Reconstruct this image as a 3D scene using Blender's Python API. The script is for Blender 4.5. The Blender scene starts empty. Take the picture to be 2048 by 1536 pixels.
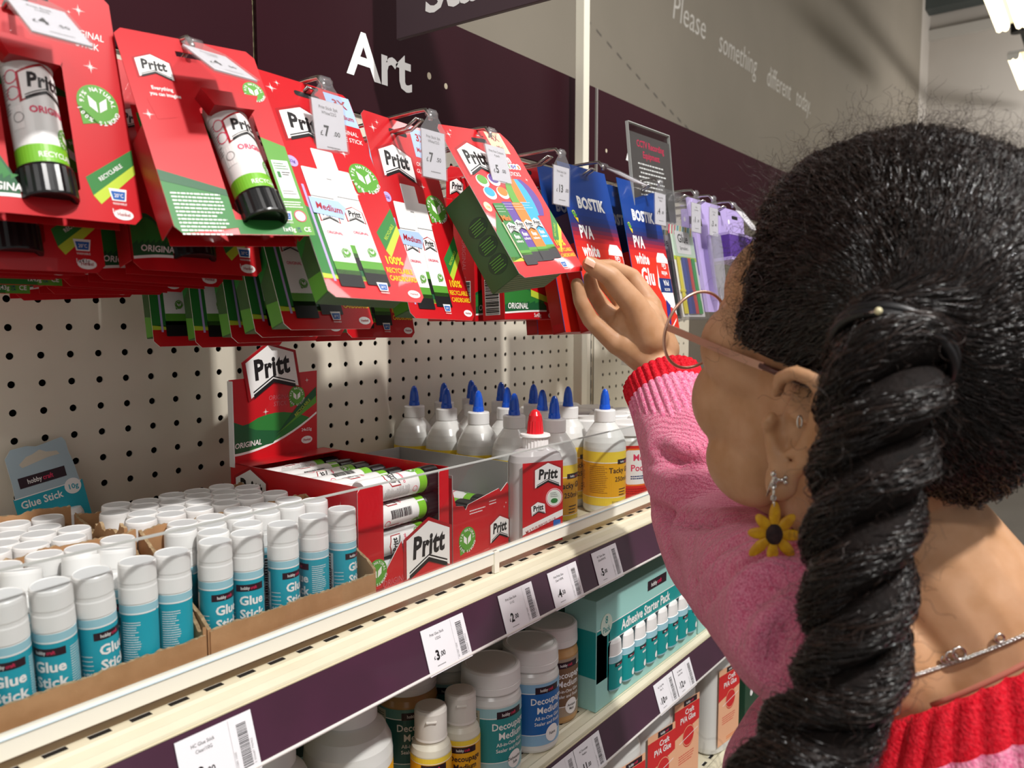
import bpy, bmesh, math, random
import numpy as np
from mathutils import Vector, Matrix, noise
random.seed(7)
C = bpy.context.scene.collection
PI = math.pi
# ---------------------------------------------------------------- camera
CAMP = Vector((-269.41, -770.77, 1458.82))          # millimetres
RX = Vector((0.61129, -0.79141, -0.00036)); DN = Vector((-0.06824, -0.05225, -0.9963)); FW = Vector((0.78846, 0.60905, -0.08595))
FPX = 1544.7
cd = bpy.data.cameras.new('camera'); cam = bpy.data.objects.new('camera', cd); C.objects.link(cam)
cd.sensor_width = 36; cd.lens = FPX / 2048 * 36; cd.clip_start = 0.02; cd.clip_end = 60
cam.matrix_world = Matrix((( RX.x, -DN.x, -FW.x, CAMP.x/1000), (RX.y, -DN.y, -FW.y, CAMP.y/1000), (RX.z, -DN.z, -FW.z, CAMP.z/1000), (0, 0, 0, 1)))
cd.dof.use_dof = True; cd.dof.focus_distance = 0.78; cd.dof.aperture_fstop = 10
bpy.context.scene.camera = cam
# ---------------------------------------------------------------- light and exposure
sc = bpy.context.scene
sc.view_settings.view_transform = 'Standard'; sc.view_settings.look = 'None'
sc.view_settings.gamma = 1; sc.view_settings.use_curve_mapping = False
sc.view_settings.exposure = 0.0
w = bpy.data.worlds.new('world'); sc.world = w; w.use_nodes = True
w.node_tree.nodes['Background'].inputs[0].default_value = (1.0, 0.975, 0.95, 1); w.node_tree.nodes['Background'].inputs[1].default_value = 0.44
def area(name, loc, target, sx, sy, power, col=(1, .96, .9)):
    l = bpy.data.lights.new(name, 'AREA'); l.shape = 'RECTANGLE'; l.size = sx; l.size_y = sy; l.energy = power; l.color = col
    o = bpy.data.objects.new(name, l); C.objects.link(o); o.location = loc
    d = Vector(target) - Vector(loc); o.rotation_euler = d.to_track_quat('-Z', 'Y').to_euler()
    return o
area('track_spot_light', (0.02, -1.75, 3.15), (0.35, -0.25, 1.35), 0.10, 0.10, 54, (1, .975, .94))
area('aisle_tube_light', (1.2, -1.5, 3.3), (0.9, -0.6, 1.2), 2.6, 0.12, 30, (1, .975, .95))
area('rear_tube_light', (-1.6, -1.4, 3.2), (0.1, -0.4, 1.2), 1.6, 0.12, 16, (1, .975, .95))
area('wall_fill_light', (2.5, -0.9, 3.3), (3.0, 1.2, 2.9), 1.6, 0.14, 34, (1, .97, .94))  # added fill without a fitting, lifts the near stretch of the taupe wall
area('mid_wall_fill_light', (5.6, -1.2, 3.5), (6.5, 1.2, 2.6), 1.6, 0.14, 17, (1, .97, .94))  # second added fill for the same wall, belongs to no luminaire
area('far_bay_fill_light', (9.4, -1.6, 3.4), (10.6, 1.0, 3.6), 1.6, 0.2, 80, (1, .97, .95))  # extra lamp put in only to brighten the far wall

# ---------------------------------------------------------------- materials
def srgb(h):
    if isinstance(h, str):
        h = tuple(int(h[i:i+2], 16) for i in (0, 2, 4))
    return tuple(((c/255)/12.92 if c/255 <= .04045 else ((c/255+.055)/1.055)**2.4) for c in h) + (1,)
_M = {}
def mat(name, col, rough=.5, metal=0, trans=0, ior=1.45, coat=0, emis=0, sss=0, spec=.5, alpha=1):
    if name in _M: return _M[name]
    m = bpy.data.materials.new(name); m.use_nodes = True; b = m.node_tree.nodes['Principled BSDF']; I = b.inputs
    I['Base Color'].default_value = srgb(col); I['Roughness'].default_value = rough; I['Metallic'].default_value = metal
    I['Transmission Weight'].default_value = trans; I['IOR'].default_value = ior; I['Coat Weight'].default_value = coat
    I['Specular IOR Level'].default_value = spec; I['Alpha'].default_value = alpha
    if sss: I['Subsurface Weight'].default_value = sss; I['Subsurface Radius'].default_value = (1, .35, .2); I['Subsurface Scale'].default_value = .006
    if emis: I['Emission Color'].default_value = srgb(col); I['Emission Strength'].default_value = emis
    _M[name] = m; return m
def nodes(m): return m.node_tree.nodes, m.node_tree.links, m.node_tree.nodes['Principled BSDF']
def add_noise(m, c2, scale, lo=.4, hi=.6, detail=4, bump=0, bscale=None, dist=.001, stretch=(1, 1, 1)):
    """mottle the colour towards c2 and add a bump"""
    n, l, b = nodes(m)
    tc = n.new('ShaderNodeTexCoord'); mp = n.new('ShaderNodeMapping'); mp.inputs['Scale'].default_value = stretch
    l.new(tc.outputs['Object'], mp.inputs[0])
    nz = n.new('ShaderNodeTexNoise'); nz.inputs['Scale'].default_value = scale; nz.inputs['Detail'].default_value = detail
    l.new(mp.outputs[0], nz.inputs['Vector'])
    r = n.new('ShaderNodeValToRGB'); r.color_ramp.elements[0].position = lo; r.color_ramp.elements[1].position = hi
    r.color_ramp.elements[0].color = b.inputs['Base Color'].default_value[:]; r.color_ramp.elements[1].color = srgb(c2)
    l.new(nz.outputs['Fac'], r.inputs[0]); l.new(r.outputs[0], b.inputs['Base Color'])
    if bump:
        nb = n.new('ShaderNodeTexNoise'); nb.inputs['Scale'].default_value = bscale or scale; nb.inputs['Detail'].default_value = 5
        l.new(mp.outputs[0], nb.inputs['Vector'])
        bp = n.new('ShaderNodeBump'); bp.inputs['Strength'].default_value = bump; bp.inputs['Distance'].default_value = dist
        l.new(nb.outputs['Fac'], bp.inputs['Height']); l.new(bp.outputs[0], b.inputs['Normal'])
    return m
RED = mat('red_card', 'c40e1a', .38, coat=.25); REDD = mat('dark_red_ink', 'a50d18', .4)
WHT = mat('white_ink', 'f2f0ee', .45); BLK = mat('black_ink', '141214', .45); GRN = mat('green_ink', '2c7a34', .42)
GRD = mat('dark_green_ink', '1c5a34', .42); GRL = mat('light_green_ink', '5a9c34', .42); LIM = mat('lime_ink', 'b9cf3a', .42); LBL = mat('pale_blue_ink', 'a9c3ea', .45)
BLU = mat('blue_ink', '1f5fae', .42); NAV = mat('navy_ink', '14306e', .42); YEL = mat('yellow_ink', 'f0c81e', .45); GRY = mat('grey_ink', '8c8a8a', .5); CRM = mat('cream_ink', 'f3e3b0', .45)
PNK = mat('pink_logo_ink', 'e0305c', .45); TEA = mat('teal_ink', '21a0b4', .42); TEL = mat('pale_teal_ink', '9cc9d6', .42); DKP = mat('dark_plum_ink', '2a1420', .45)
PUR = mat('purple_ink', '5b3a94', .42); ORG = mat('orange_ink', 'f07a1e', .42); PPL = mat('lilac_ink', 'b9a6dc', .45); SKB = mat('sky_blue_ink', '2ea3e0', .42)
WPL = mat('white_plastic', 'e9e8e6', .35, sss=.0); BPL = mat('black_plastic', '0f0f11', .28); KRB = add_noise(mat('corrugated_cardboard', 'a87d55', .85), 'b98d64', 60, .3, .7, bump=.25, bscale=300, dist=.0006)
FRB = add_noise(mat('torn_cardboard_edge', 'b59b78', .95), '8f7656', 300, .35, .65, bump=.8, bscale=350, dist=.002)
WIR = mat('zinc_wire', 'c9c6c2', .22, metal=1); PEG = add_noise(mat('cream_painted_steel', 'd9d2c2', .32), 'cfc7b6', 9, .35, .75)
SHF = add_noise(mat('cream_shelf_paint', 'd9d2ba', .36), 'cdc5ab', 14, .4, .8, bump=.02, bscale=90)
HOLE = mat('dark_hole', '14100c', .9); PLM = add_noise(mat('plum_panel', '301019', .7, spec=.12), '291016', 3, .3, .8); PLS = add_noise(mat('plum_ticket_strip', '46283a', .3, coat=.15), '3e2634', 22, .35, .75)
CLR = mat('clear_plastic', 'f4f6f7', .08, trans=1, ior=1.25); TAGP = mat('ticket_paper', 'e6e4e8', .5)
GLS = mat('pale_sage_card', 'a8cfc6', .45); OLV = add_noise(mat('olive_green_card', '3d6430', .5), '34582e', 25, .4, .6); OLD = mat('dark_olive_card', '3a5c34', .55)

# ---------------------------------------------------------------- mesh builder (millimetres in, metres out)
class MB:
    def __init__(s): s.v = []; s.f = []; s.m = []; s.sm = []; s.mats = []
    def mi(s, m):
        if m not in s.mats: s.mats.append(m)
        return s.mats.index(m)
    def add(s, vs, fs, m, smooth=False, M=None):
        b = len(s.v)
        if M is not None: vs = [M @ Vector(v) for v in vs]
        s.v += [tuple(v) for v in vs]; k = s.mi(m)
        for f in fs: s.f.append(tuple(b+i for i in f)); s.m.append(k); s.sm.append(smooth)
    def box(s, x0, x1, y0, y1, z0, z1, m, M=None, bev=0):
        if bev:
            bm = bmesh.new(); bmesh.ops.create_cube(bm, size=1)
            for v in bm.verts: v.co = Vector(((x0+x1)/2+v.co.x*(x1-x0), (y0+y1)/2+v.co.y*(y1-y0), (z0+z1)/2+v.co.z*(z1-z0)))
            bmesh.ops.bevel(bm, geom=bm.edges[:], offset=bev, segments=2, profile=.5, affect='EDGES')
            s.bm(bm, m, True if bev > 1.5 else False, M); return
        vs = [(x, y, z) for x in (x0, x1) for y in (y0, y1) for z in (z0, z1)]
        s.add(vs, [(0, 1, 3, 2), (4, 6, 7, 5), (0, 4, 5, 1), (2, 3, 7, 6), (0, 2, 6, 4), (1, 5, 7, 3)], m, False, M)
    def bm(s, bm, m, smooth=False, M=None):
        bm.verts.index_update(); s.add([v.co[:] for v in bm.verts], [[v.index for v in f.verts] for f in bm.faces], m, smooth, M); bm.free()
    def tube(s, pts, r, m, n=8, M=None, closed=False, smooth=True):
        pts = [Vector(p) for p in pts]; N = len(pts); R = r if isinstance(r, (list, tuple)) else [r]*N
        T = [(pts[(i+1) % N if closed else min(i+1, N-1)] - pts[i-1 if closed else max(i-1, 0)]).normalized() for i in range(N)]
        a = T[0].orthogonal().normalized(); vs = []; fs = []
        for i in range(N):
            a = (a - T[i]*a.dot(T[i])).normalized(); b = T[i].cross(a)
            for j in range(n):
                t = 2*PI*j/n; vs.append(pts[i] + (a*math.cos(t)+b*math.sin(t))*R[i])
        for i in range(N if closed else N-1):
            k = (i+1) % N
            for j in range(n): fs.append((i*n+j, i*n+(j+1) % n, k*n+(j+1) % n, k*n+j))
        if not closed: fs.append(tuple(range(n))[::-1]); fs.append(tuple((N-1)*n+j for j in range(n)))
        s.add(vs, fs, m, smooth, M)
    def lathe(s, prof, m, n=32, M=None, smooth=True, mats=None, sy=1, flute=None):
        vs = []; 
        for (r, z) in prof:
            for j in range(n):
                rr = r
                if flute and flute[0] <= z <= flute[1] and j % 2: rr = r-flute[2]
                t = 2*PI*j/n; vs.append((rr*math.cos(t), rr*math.sin(t)*sy, z))
        for i in range(len(prof)-1):
            fs = [(j, (j+1) % n, n+(j+1) % n, n+j) for j in range(n)]
            s.add(vs[i*n:(i+2)*n], fs, mats[i] if mats else m, smooth and not (flute and prof[i][1] >= flute[0] and prof[i+1][1] <= flute[1]), M)
        if prof[0][0] > 0: s.add(vs[:n], [tuple(range(n))[::-1]], mats[0] if mats else m, False, M)
        if prof[-1][0] > 0: s.add(vs[-n:], [tuple(range(n))], mats[-1] if mats else m, False, M)
    def prism(s, pts, y0, y1, m, M=None, side=None):
        """outline in x,z, extruded along y; y0 is the front (aisle) side"""
        n = len(pts); vs = [(x, y0, z) for x, z in pts] + [(x, y1, z) for x, z in pts]
        s.add(vs, [tuple(range(n))], m, False, M); s.add(vs, [tuple(range(n, 2*n))[::-1]], side or m, False, M)
        s.add(vs, [(i, n+i, n+(i+1) % n, (i+1) % n) for i in range(n)], side or m, False, M)
    def build(s, name, parent=None, loc=None, rot=None, mods=None):
        me = bpy.data.meshes.new(name); me.from_pydata([(a*.001, b*.001, c*.001) for a, b, c in s.v], [], s.f); me.update()
        for m in s.mats: me.materials.append(m)
        me.polygons.foreach_set('material_index', s.m); me.polygons.foreach_set('use_smooth', s.sm)
        o = bpy.data.objects.new(name, me); C.objects.link(o)
        if parent: o.parent = parent
        if loc is not None: o.location = Vector(loc)*.001
        if rot is not None: o.rotation_euler = rot
        return o
def thing(name, label, cat, loc=(0, 0, 0), rot=(0, 0, 0), group=None):
    o = bpy.data.objects.new(name, None); C.objects.link(o); o.empty_display_size = .02
    o.location = Vector(loc)*.001; o.rotation_euler = rot; tag(o, label, cat, group); return o
def tag(o, label, cat, group=None):
    o['label'] = label; o['category'] = cat
    if group: o['group'] = group
    return o
def struct(o): o['kind'] = 'structure'; return o
def dup(root, loc, rot=None, label=None, group=None):
    r = root.copy(); C.objects.link(r); r.location = Vector(loc)*.001
    if rot is not None: r.rotation_euler = rot
    if label: r['label'] = label
    if group: r['group'] = group
    for ch in list(root.children):
        c = ch.copy(); C.objects.link(c); c.parent = r; c.matrix_parent_inverse = ch.matrix_parent_inverse
        for g in list(ch.children):
            d = g.copy(); C.objects.link(d); d.parent = c
    return r
# ---------------------------------------------------------------- printing: flat shapes laid on a surface in thin ink layers
_T = {}
def glyphs(s, bold, cut):
    key = (s, bold, cut)
    if key in _T: return _T[key]
    cu = bpy.data.curves.new('t', 'FONT'); cu.body = s; cu.size = 1; cu.resolution_u = 2; cu.offset = bold; cu.space_character = 1.07 if bold > .03 else 1.0; cu.fill_mode = 'FRONT'
    o = bpy.data.objects.new('t', cu); me = bpy.data.meshes.new_from_object(o)
    vs = [(v.co.x/.73, v.co.y/.73) for v in me.vertices]; fs = [tuple(p.vertices) for p in me.polygons]
    bpy.data.objects.remove(o); bpy.data.curves.remove(cu); bpy.data.meshes.remove(me)
    if cut and vs:
        bm = bmesh.new(); bv = [bm.verts.new((x, y, 0)) for x, y in vs]
        for f in fs:
            try: bm.faces.new([bv[i] for i in f])
            except ValueError: pass
        x0 = min(v[0] for v in vs); x1 = max(v[0] for v in vs); x = x0+cut
        while x < x1:
            bmesh.ops.bisect_plane(bm, geom=bm.verts[:]+bm.edges[:]+bm.faces[:], plane_co=(x, 0, 0), plane_no=(1, 0, 0)); x += cut
        bm.verts.index_update(); vs = [(v.co.x, v.co.y) for v in bm.verts]; fs = [tuple(v.index for v in f.verts) for f in bm.faces]; bm.free()
    _T[key] = (vs, fs); return _T[key]
class Ink:
    """prints on mb through mapping mp(u, v, layer) -> 3D; curve = max width before a shape is cut to follow a bend"""
    def __init__(s, mb, mp, curve=0, M=None): s.mb = mb; s.mp = mp; s.c = curve; s.M = M
    def _put(s, vs, fs, m, k): s.mb.add([s.mp(u, v, k) for u, v in vs], fs, m, False, s.M)
    def poly(s, pts, m, k=1):
        if s.c:
            bm = bmesh.new(); bv = [bm.verts.new((x, y, 0)) for x, y in pts]; bm.faces.new(bv)
            x0 = min(p[0] for p in pts); x1 = max(p[0] for p in pts); x = x0+s.c
            while x < x1:
                bmesh.ops.bisect_plane(bm, geom=bm.verts[:]+bm.edges[:]+bm.faces[:], plane_co=(x, 0, 0), plane_no=(1, 0, 0)); x += s.c
            bm.verts.index_update(); s._put([v.co[:2] for v in bm.verts], [[v.index for v in f.verts] for f in bm.faces], m, k); bm.free()
        else: s._put(pts, [tuple(range(len(pts)))], m, k)
    def rect(s, u0, v0, u1, v1, m, k=1, r=0, skew=0):
        if r: s.poly(rr(u0, v0, u1, v1, r), m, k)
        else: s.poly([(u0, v0), (u1, v0+skew), (u1, v1+skew), (u0, v1)], m, k)
    def disc(s, cu, cv, r, m, k=1, ry=None, n=28): s.poly([(cu+r*math.cos(2*PI*i/n), cv+(ry or r)*math.sin(2*PI*i/n)) for i in range(n)], m, k)
    def ring(s, cu, cv, r, t, m, k=1, n=28):
        for i in range(n):
            a, b = 2*PI*i/n, 2*PI*(i+1)/n
            s.poly([(cu+r*math.cos(a), cv+r*math.sin(a)), (cu+r*math.cos(b), cv+r*math.sin(b)), (cu+(r-t)*math.cos(b), cv+(r-t)*math.sin(b)), (cu+(r-t)*math.cos(a), cv+(r-t)*math.sin(a))], m, k)
    def text(s, t, u, v, h, m, k=3, al='c', bold=0.0, sx=1, shear=0, rot=0, arc=None):
        if arc:  # letters round a circle (cx, cy, r, a0, a1) clockwise
            n = len(t)
            for i, ch in enumerate(t):
                if ch == ' ': continue
                a = arc[1]+(arc[2]-arc[1])*i/max(1, n-1); x = u+arc[0]*math.cos(a); y = v+arc[0]*math.sin(a)
                s.text(ch, x, y, h, m, k, 'c', bold, sx, 0, a-PI/2)
            return
        vs, fs = glyphs(t, bold, round(s.c/h/sx, 2) if s.c else 0)
        if not vs: return
        w = max(x for x, y in vs); o = {'c': -w/2, 'l': 0, 'r': -w}[al]; c, sn = math.cos(rot), math.sin(rot)
        P = [((x+o)*h*sx + y*h*shear, y*h) for x, y in vs]
        s._put([(u+x*c-y*sn, v+x*sn+y*c) for x, y in P], fs, m, k)
    def bars(s, u, v, w_, h, m, k=2, n=26, bg=None, seed=1, vert=True):
        rg = random.Random(seed)
        if bg: s.rect(u-1, v-1.6, u+w_+1, v+h+1, bg, k)
        L = w_ if vert else h; x = 0
        while x < L-.3:
            a = rg.uniform(.35, 1.1)*L/26; b = rg.uniform(.3, .9)*L/26
            if vert: s.rect(u+x, v, u+min(x+a, L), v+h, m, k+1)
            else: s.rect(u, v+x, u+w_, v+min(x+a, L), m, k+1)
            x += a+b
    def lines(s, u0, u1, v, dv, n, th, m, k=2, seed=3, slope=0):
        """unreadably small print, as broken fine lines"""
        rg = random.Random(seed)
        for i in range(n):
            u = u0; e = u1-(rg.random()**2)*(u1-u0)*.3
            while u < e:
                a = rg.uniform(.04, .12)*(u1-u0); q = min(u+a, e); y = v-i*dv
                s.rect(u, y+(u-u0)*slope, q, y+th+(u-u0)*slope, m, k); u = q+(u1-u0)*.018
def rr(u0, v0, u1, v1, r, n=5):
    out = []
    for cx, cy, a in ((u1-r, v0+r, -PI/2), (u1-r, v1-r, 0), (u0+r, v1-r, PI/2), (u0+r, v0+r, PI)):
        for i in range(n+1): t = a+PI/2*i/n; out.append((cx+r*math.cos(t), cy+r*math.sin(t)))
    return out
def flat(y=0, ox=0, oz=0): return lambda u, v, k: (ox+u, y-.13*k, oz+v)
def cyl(R, a0=-PI/2): return lambda u, v, k: ((R+.1*k)*math.cos(a0+u/R), (R+.1*k)*math.sin(a0+u/R), v)
def pritt_logo(ink, u, v, w_, k=2, rot=0, red=True):
    """white house-shaped badge, black lettering and double chevron"""
    c, s = math.cos(rot), math.sin(rot)
    def Q(pts): return [(u+(x*c-y*s)*w_, v+(x*s+y*c)*w_) for x, y in pts]
    o = [(-.5, .2), (0, .42), (.5, .2), (.5, -.42), (0, -.2), (-.5, -.42)]
    def half(pts, m, kk):
        L = [p for p in pts if p[0] <= 0]; R_ = [p for p in pts if p[0] >= 0]
        ink.poly(Q(L), m, kk); ink.poly(Q(R_), m, kk)
    def sc_(f, dx=0): return [(x*f, y*f) for x, y in o]
    def badge(pts, m, kk):
        a, b, cc, d, e, f = pts; ink.poly(Q([a, f, e, b]), m, kk); ink.poly(Q([b, e, d, cc]), m, kk)
    if red: badge([(x*1.13, y*1.15) for x, y in o], REDD if red is True else red, k)
    badge(o, WHT, k+1)
    ink.text('Pritt', u+(.12*s)*w_, v+(-.12*c)*w_, .345*w_, BLK, k+2, 'c', .042, .8, .08, rot)
    for (t, b) in ((-.165, -.19), (-.215, -.285)):
        for sg in (-1, 1):
            ink.poly(Q([(0, t+.04), (0, b+.04), (sg*.44, b-.15+.0), (sg*.44, t-.15)][::sg]), BLK, k+2)
def hobby_logo(ink, u, v, w_, k=2, rot=0):
    c, s = math.cos(rot), math.sin(rot); h = w_*.12
    ink.poly([(u+(x*c-y*s), v+(x*s+y*c)) for x, y in ((-w_/2, -h), (w_/2, -h), (w_/2, h), (-w_/2, h))], DKP, k)
    ink.text('hobby', u+(.45*h*s)-(.02*w_)*c, v-(.45*h*c)-(.02*w_)*s, h*.95, WHT, k+1, 'r', .012, .78, 0, rot)
    ink.text('craft', u+(.45*h*s)-(.0*w_)*c, v-(.45*h*c), h*.95, PNK, k+1, 'l', .012, .78, 0, rot)
def leaf_badge(ink, u, v, r, k=2):
    ink.disc(u, v, r, GRL if r > 0 else GRL, k); ink.poly([(u-r*.95, v-r*.2), (u-r*.85, v-r*1.15), (u-r*.1, v-r*.95)], GRL, k)
    for sg in (-1, 1):
        ink.poly([(u+sg*r*.05, v-r*.42), (u+sg*r*.42, v-r*.15), (u+sg*r*.45, v+r*.4), (u+sg*r*.08, v+r*.1)][::sg], WHT, k+1)
    ink.text("97% NATURAL", u, v, r*.22, WHT, k+1, bold=.02, arc=(r*.66, PI*.98, PI*.02))
    ink.text("100% STRONG", u, v, r*.22, WHT, k+1, bold=.02, arc=(r*.86, PI*1.12, PI*1.88))
def sparkle(ink, u, v, r, k=2):
    for a in (0, PI/2, PI/4, -PI/4):
        q = r if a in (0, PI/2) else r*.5; c, s = math.cos(a), math.sin(a)
        ink.poly([(u-q*c, v-q*s), (u+r*.08*s, v-r*.08*c), (u+q*c, v+q*s), (u-r*.08*s, v+r*.08*c)], WHT, k)
def wash_mark(ink, u, v, w_, k=2, t='20°C'):
    ink.poly([(u-w_/2, v+w_*.35), (u-w_*.38, v-w_*.35), (u+w_*.38, v-w_*.35), (u+w_/2, v+w_*.35)], WHT, k)
    ink.poly([(u-w_*.4, v+w_*.2), (u-w_*.31, v-w_*.28), (u+w_*.31, v-w_*.28), (u+w_*.4, v+w_*.2)], BLU, k+1)
    ink.text(t, u, v-w_*.15, w_*.22, WHT, k+2, 'c', .01, .8)
    ink.text('WASHABLE', u, v-w_*.58, w_*.13, WHT, k+1, 'c', .01, .85)
def henkel(ink, u, v, w_, k=2):
    ink.disc(u, v, w_/2, WHT, k, ry=w_*.28); ink.text('Henkel', u, v-w_*.08, w_*.2, REDD, k+1, 'c', .01, .85)
# ================================================================ clear sheet material (thin acrylic: passes light, reflects at grazing angles)
def clear_mat(name, tint, gloss=.06, rough=.05, haze=0.0):
    m = bpy.data.materials.new(name); m.use_nodes = True; n, l = m.node_tree.nodes, m.node_tree.links
    out = n['Material Output']; n.remove(n['Principled BSDF'])
    t = n.new('ShaderNodeBsdfTransparent'); t.inputs[0].default_value = srgb(tint)
    g = n.new('ShaderNodeBsdfGlossy'); g.inputs['Roughness'].default_value = rough
    fr = n.new('ShaderNodeLayerWeight'); fr.inputs[0].default_value = .35
    mr = n.new('ShaderNodeMath'); mr.operation = 'MULTIPLY_ADD'; mr.inputs[1].default_value = .14; mr.inputs[2].default_value = gloss
    l.new(fr.outputs['Fresnel'], mr.inputs[0])
    mx = n.new('ShaderNodeMixShader'); l.new(mr.outputs[0], mx.inputs[0]); l.new(t.outputs[0], mx.inputs[1]); l.new(g.outputs[0], mx.inputs[2])
    last = mx
    if haze:
        d = n.new('ShaderNodeBsdfDiffuse'); d.inputs[0].default_value = (.85, .85, .85, 1)
        m2 = n.new('ShaderNodeMixShader'); m2.inputs[0].default_value = haze; l.new(mx.outputs[0], m2.inputs[1]); l.new(d.outputs[0], m2.inputs[2]); last = m2
    l.new(last.outputs[0], out.inputs[0]); return m
ACR = clear_mat('clear_acrylic', 'fafbfb', .0, .03, .0); POU = clear_mat('clear_film', 'f8f8f9', .05, .12, .03); TAGC = clear_mat('ticket_pocket_plastic', 'fbfbfc', .03, .2, .05)
EDG = mat('frosted_acrylic_edge', 'b4b6b2', .5)
# ================================================================ room
GREY = add_noise(mat('taupe_wall_paint', '857d70', .8), '7b7467', 1.2, .3, .8)
CEIL = mat('ceiling_panel', 'b9b3aa', .85); LTW = add_noise(mat('pale_wall', 'b5afa6', .85), 'a79f95', .9, .3, .8); STL = mat('grey_steel_beam', '3c4240', .5)
b = MB(); b.box(-6000, 13000, -7000, 1300, -30, 0, add_noise(mat('vinyl_floor', '8f8a84', .4), '858079', 3, .3, .8)); struct(b.build('floor'))
b = MB(); b.box(-6000, 13000, -7000, 4200, 5400, 5440, CEIL); struct(b.build('ceiling'))
b = MB(); b.box(-4000, 10300, 1200, 1300, 0, 5400, GREY); b.box(10300, 10800, 1200, 1300, 0, 5400, LTW)  # the far end of the wall has a paler tone
ik = Ink(b, flat(1200))
WTX = mat('wall_lettering_paint', 'c4c0b8', .7)
ik.text('Please', 3700, 3080, 150, WTX, 8, 'l', -.006, .86, .16); ik.text('something', 4330, 3070, 150, WTX, 8, 'l', -.006, .74, .16)
ik.text('different', 5160, 3062, 150, WTX, 8, 'l', -.006, .72, .16); ik.text('today.', 5790, 3060, 150, WTX, 8, 'l', -.006, .72, .16)
for i in range(14):   # dashed stitching painted on the wall
    t = i/13; x = 2830+t*1250; z = 2770-t*260-120*math.sin(t*PI*.9)*0+60*(1-t)**2
    ik.poly([(x, z), (x+46, z-16), (x+46, z-26), (x, z-10)], mat('wall_stitch_paint', '55504a', .8), 6)
struct(b.build('wall_left'))
b = MB(); b.box(10800, 10900, -7000, 1300, 0, 5400, LTW); b.box(10740, 10800, -7000, 1200, 4880, 5000, mat('ledge_paint', 'a9a49b', .8)); struct(b.build('wall_back'))
b = MB(); b.box(10450, 10700, -7000, 1195, 5160, 5300, STL); struct(b.build('trim_1'))
# luminaires hung in pairs from a dark trunking
TUB = mat('lit_tube_lens', 'fff2cc', .5, emis=3.2); LHS = mat('luminaire_housing', 'c9c6bd', .5)
def luminaire(x, label):
    t = thing('batten_luminaire', label, 'ceiling light', (x, -80, 3610), group='lit battens hung under the ceiling trunking')
    for sy in (-62, 62):
        k = MB(); prof = [(-44, 30), (-44, 0), (-36, -22), (-20, -30), (-4, -22), (0, -12), (4, -22), (20, -30), (36, -22), (44, 0), (44, 30)]
        vs = [(xx, sy+y, z) for xx in (0, 1050) for y, z in prof]; n = len(prof)
        k.add(vs, [(i, i+1, n+i+1, n+i) for i in range(n-1)], TUB, True); k.add(vs, [tuple(range(n)), tuple(range(n, 2*n))[::-1]], LHS)
        k.build('tube_lens', t)
    k = MB(); k.box(-10, 1060, -100, 100, 24, 44, LHS); k.build('housing', t)
    for hx in (300, 800): k = MB(); k.tube([(hx, 0, 44), (hx, 0, 200)], 6, STL); k.build('hanger', t)
luminaire(5650, 'pair of lit battens hanging nearest above the shopper'); luminaire(7500, 'lit battens just above the hair, second pair along the trunking')
b = MB(); b.box(1500, 10400, -110, -50, 3810, 3870, STL); b.box(1500, 10400, -122, -116, 3835, 3850, WIR)
tag(b.build('lighting_trunking'), 'long dark grey trunking rail carrying the battens', 'trunking')
t = thing('track_spotlight', 'small black spotlight clamped on the trunking between the battens', 'spotlight', (7050, -80, 3810))
k = MB(); k.lathe([(0, -150), (45, -150), (50, -60), (30, -30), (0, -30)], BLK, 18); k.build('lamp_head', t); k = MB(); k.tube([(0, 0, -30), (0, 0, 0)], 9, BLK); k.build('stem', t)
# ================================================================ gondola shelving
def pegboard(x0, x1, z0, z1, name, label):
    b = MB(); r = 3.3; N = 12; cols = []; s = 25.4
    c0 = math.ceil((x0+12)/s); c1 = math.floor((x1-12)/s); r0 = math.ceil((z0-1450+12)/s); r1 = math.floor((z1-1450-12)/s)
    h = s/2; xl, xr, zl, zh = c0*s-h, c1*s+h, 1450+r0*s-h, 1450+r1*s+h
    for c in range(c0, c1+1):
        for q in range(r0, r1+1):
            cx, cz = c*s, 1450+q*s
            ci = [(cx+r*math.cos(2*PI*i/N), 0, cz+r*math.sin(2*PI*i/N)) for i in range(N)]
            co = [(cx+h, 0, cz+h), (cx-h, 0, cz+h), (cx-h, 0, cz-h), (cx+h, 0, cz-h)]
            vs = ci + co + [(p[0], 1.6, p[2]) for p in ci]; fs = []
            for i in range(N):   # 12 rim points: three per side fan to the corners
                j = (i+1) % N; k = ((i+1)//3) % 4 if False else None
                fs.append((i, N+4+i, N+4+j, j))
            for qd in range(4):
                a0 = (qd*3) % N; L = [(a0+u) % N for u in range(4)]
                fs.append(tuple([N+qd]+L[::-1])[::-1]); nx = (qd+1) % 4
                fs.append((N+qd, L[3], N+nx)[::-1])
            b.add(vs, fs, PEG)
    for X0, X1, Z0, Z1 in ((x0, xl, z0, z1), (xr, x1, z0, z1), (xl, xr, z0, zl), (xl, xr, zh, z1)): b.add([(X0, 0, Z0), (X1, 0, Z0), (X1, 0, Z1), (X0, 0, Z1)], [(0, 1, 2, 3)], PEG)
    b.box(x0, x1, 9, 11, z0, z1, HOLE); b.box(x0, x0+2, 0, 9, z0, z1, PEG); b.box(x1-2, x1, 0, 9, z0, z1, PEG)
    return tag(b.build(name), label, 'pegboard')
pegboard(-20, 972, 745, 1715, 'pegboard_panel', 'cream perforated steel back panel behind the glue sticks and white bottles')
pegboard(980, 1400, 745, 1715, 'pegboard_panel', 'cream perforated back panel of the next bay, beyond the slotted upright by the hand')
b = MB(); b.box(-1012, -28, 0, 11, 745, 1715, PEG); tag(b.build('pegboard_panel'), 'cream back panel of the bay before the hanging packs', 'pegboard')
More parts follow.
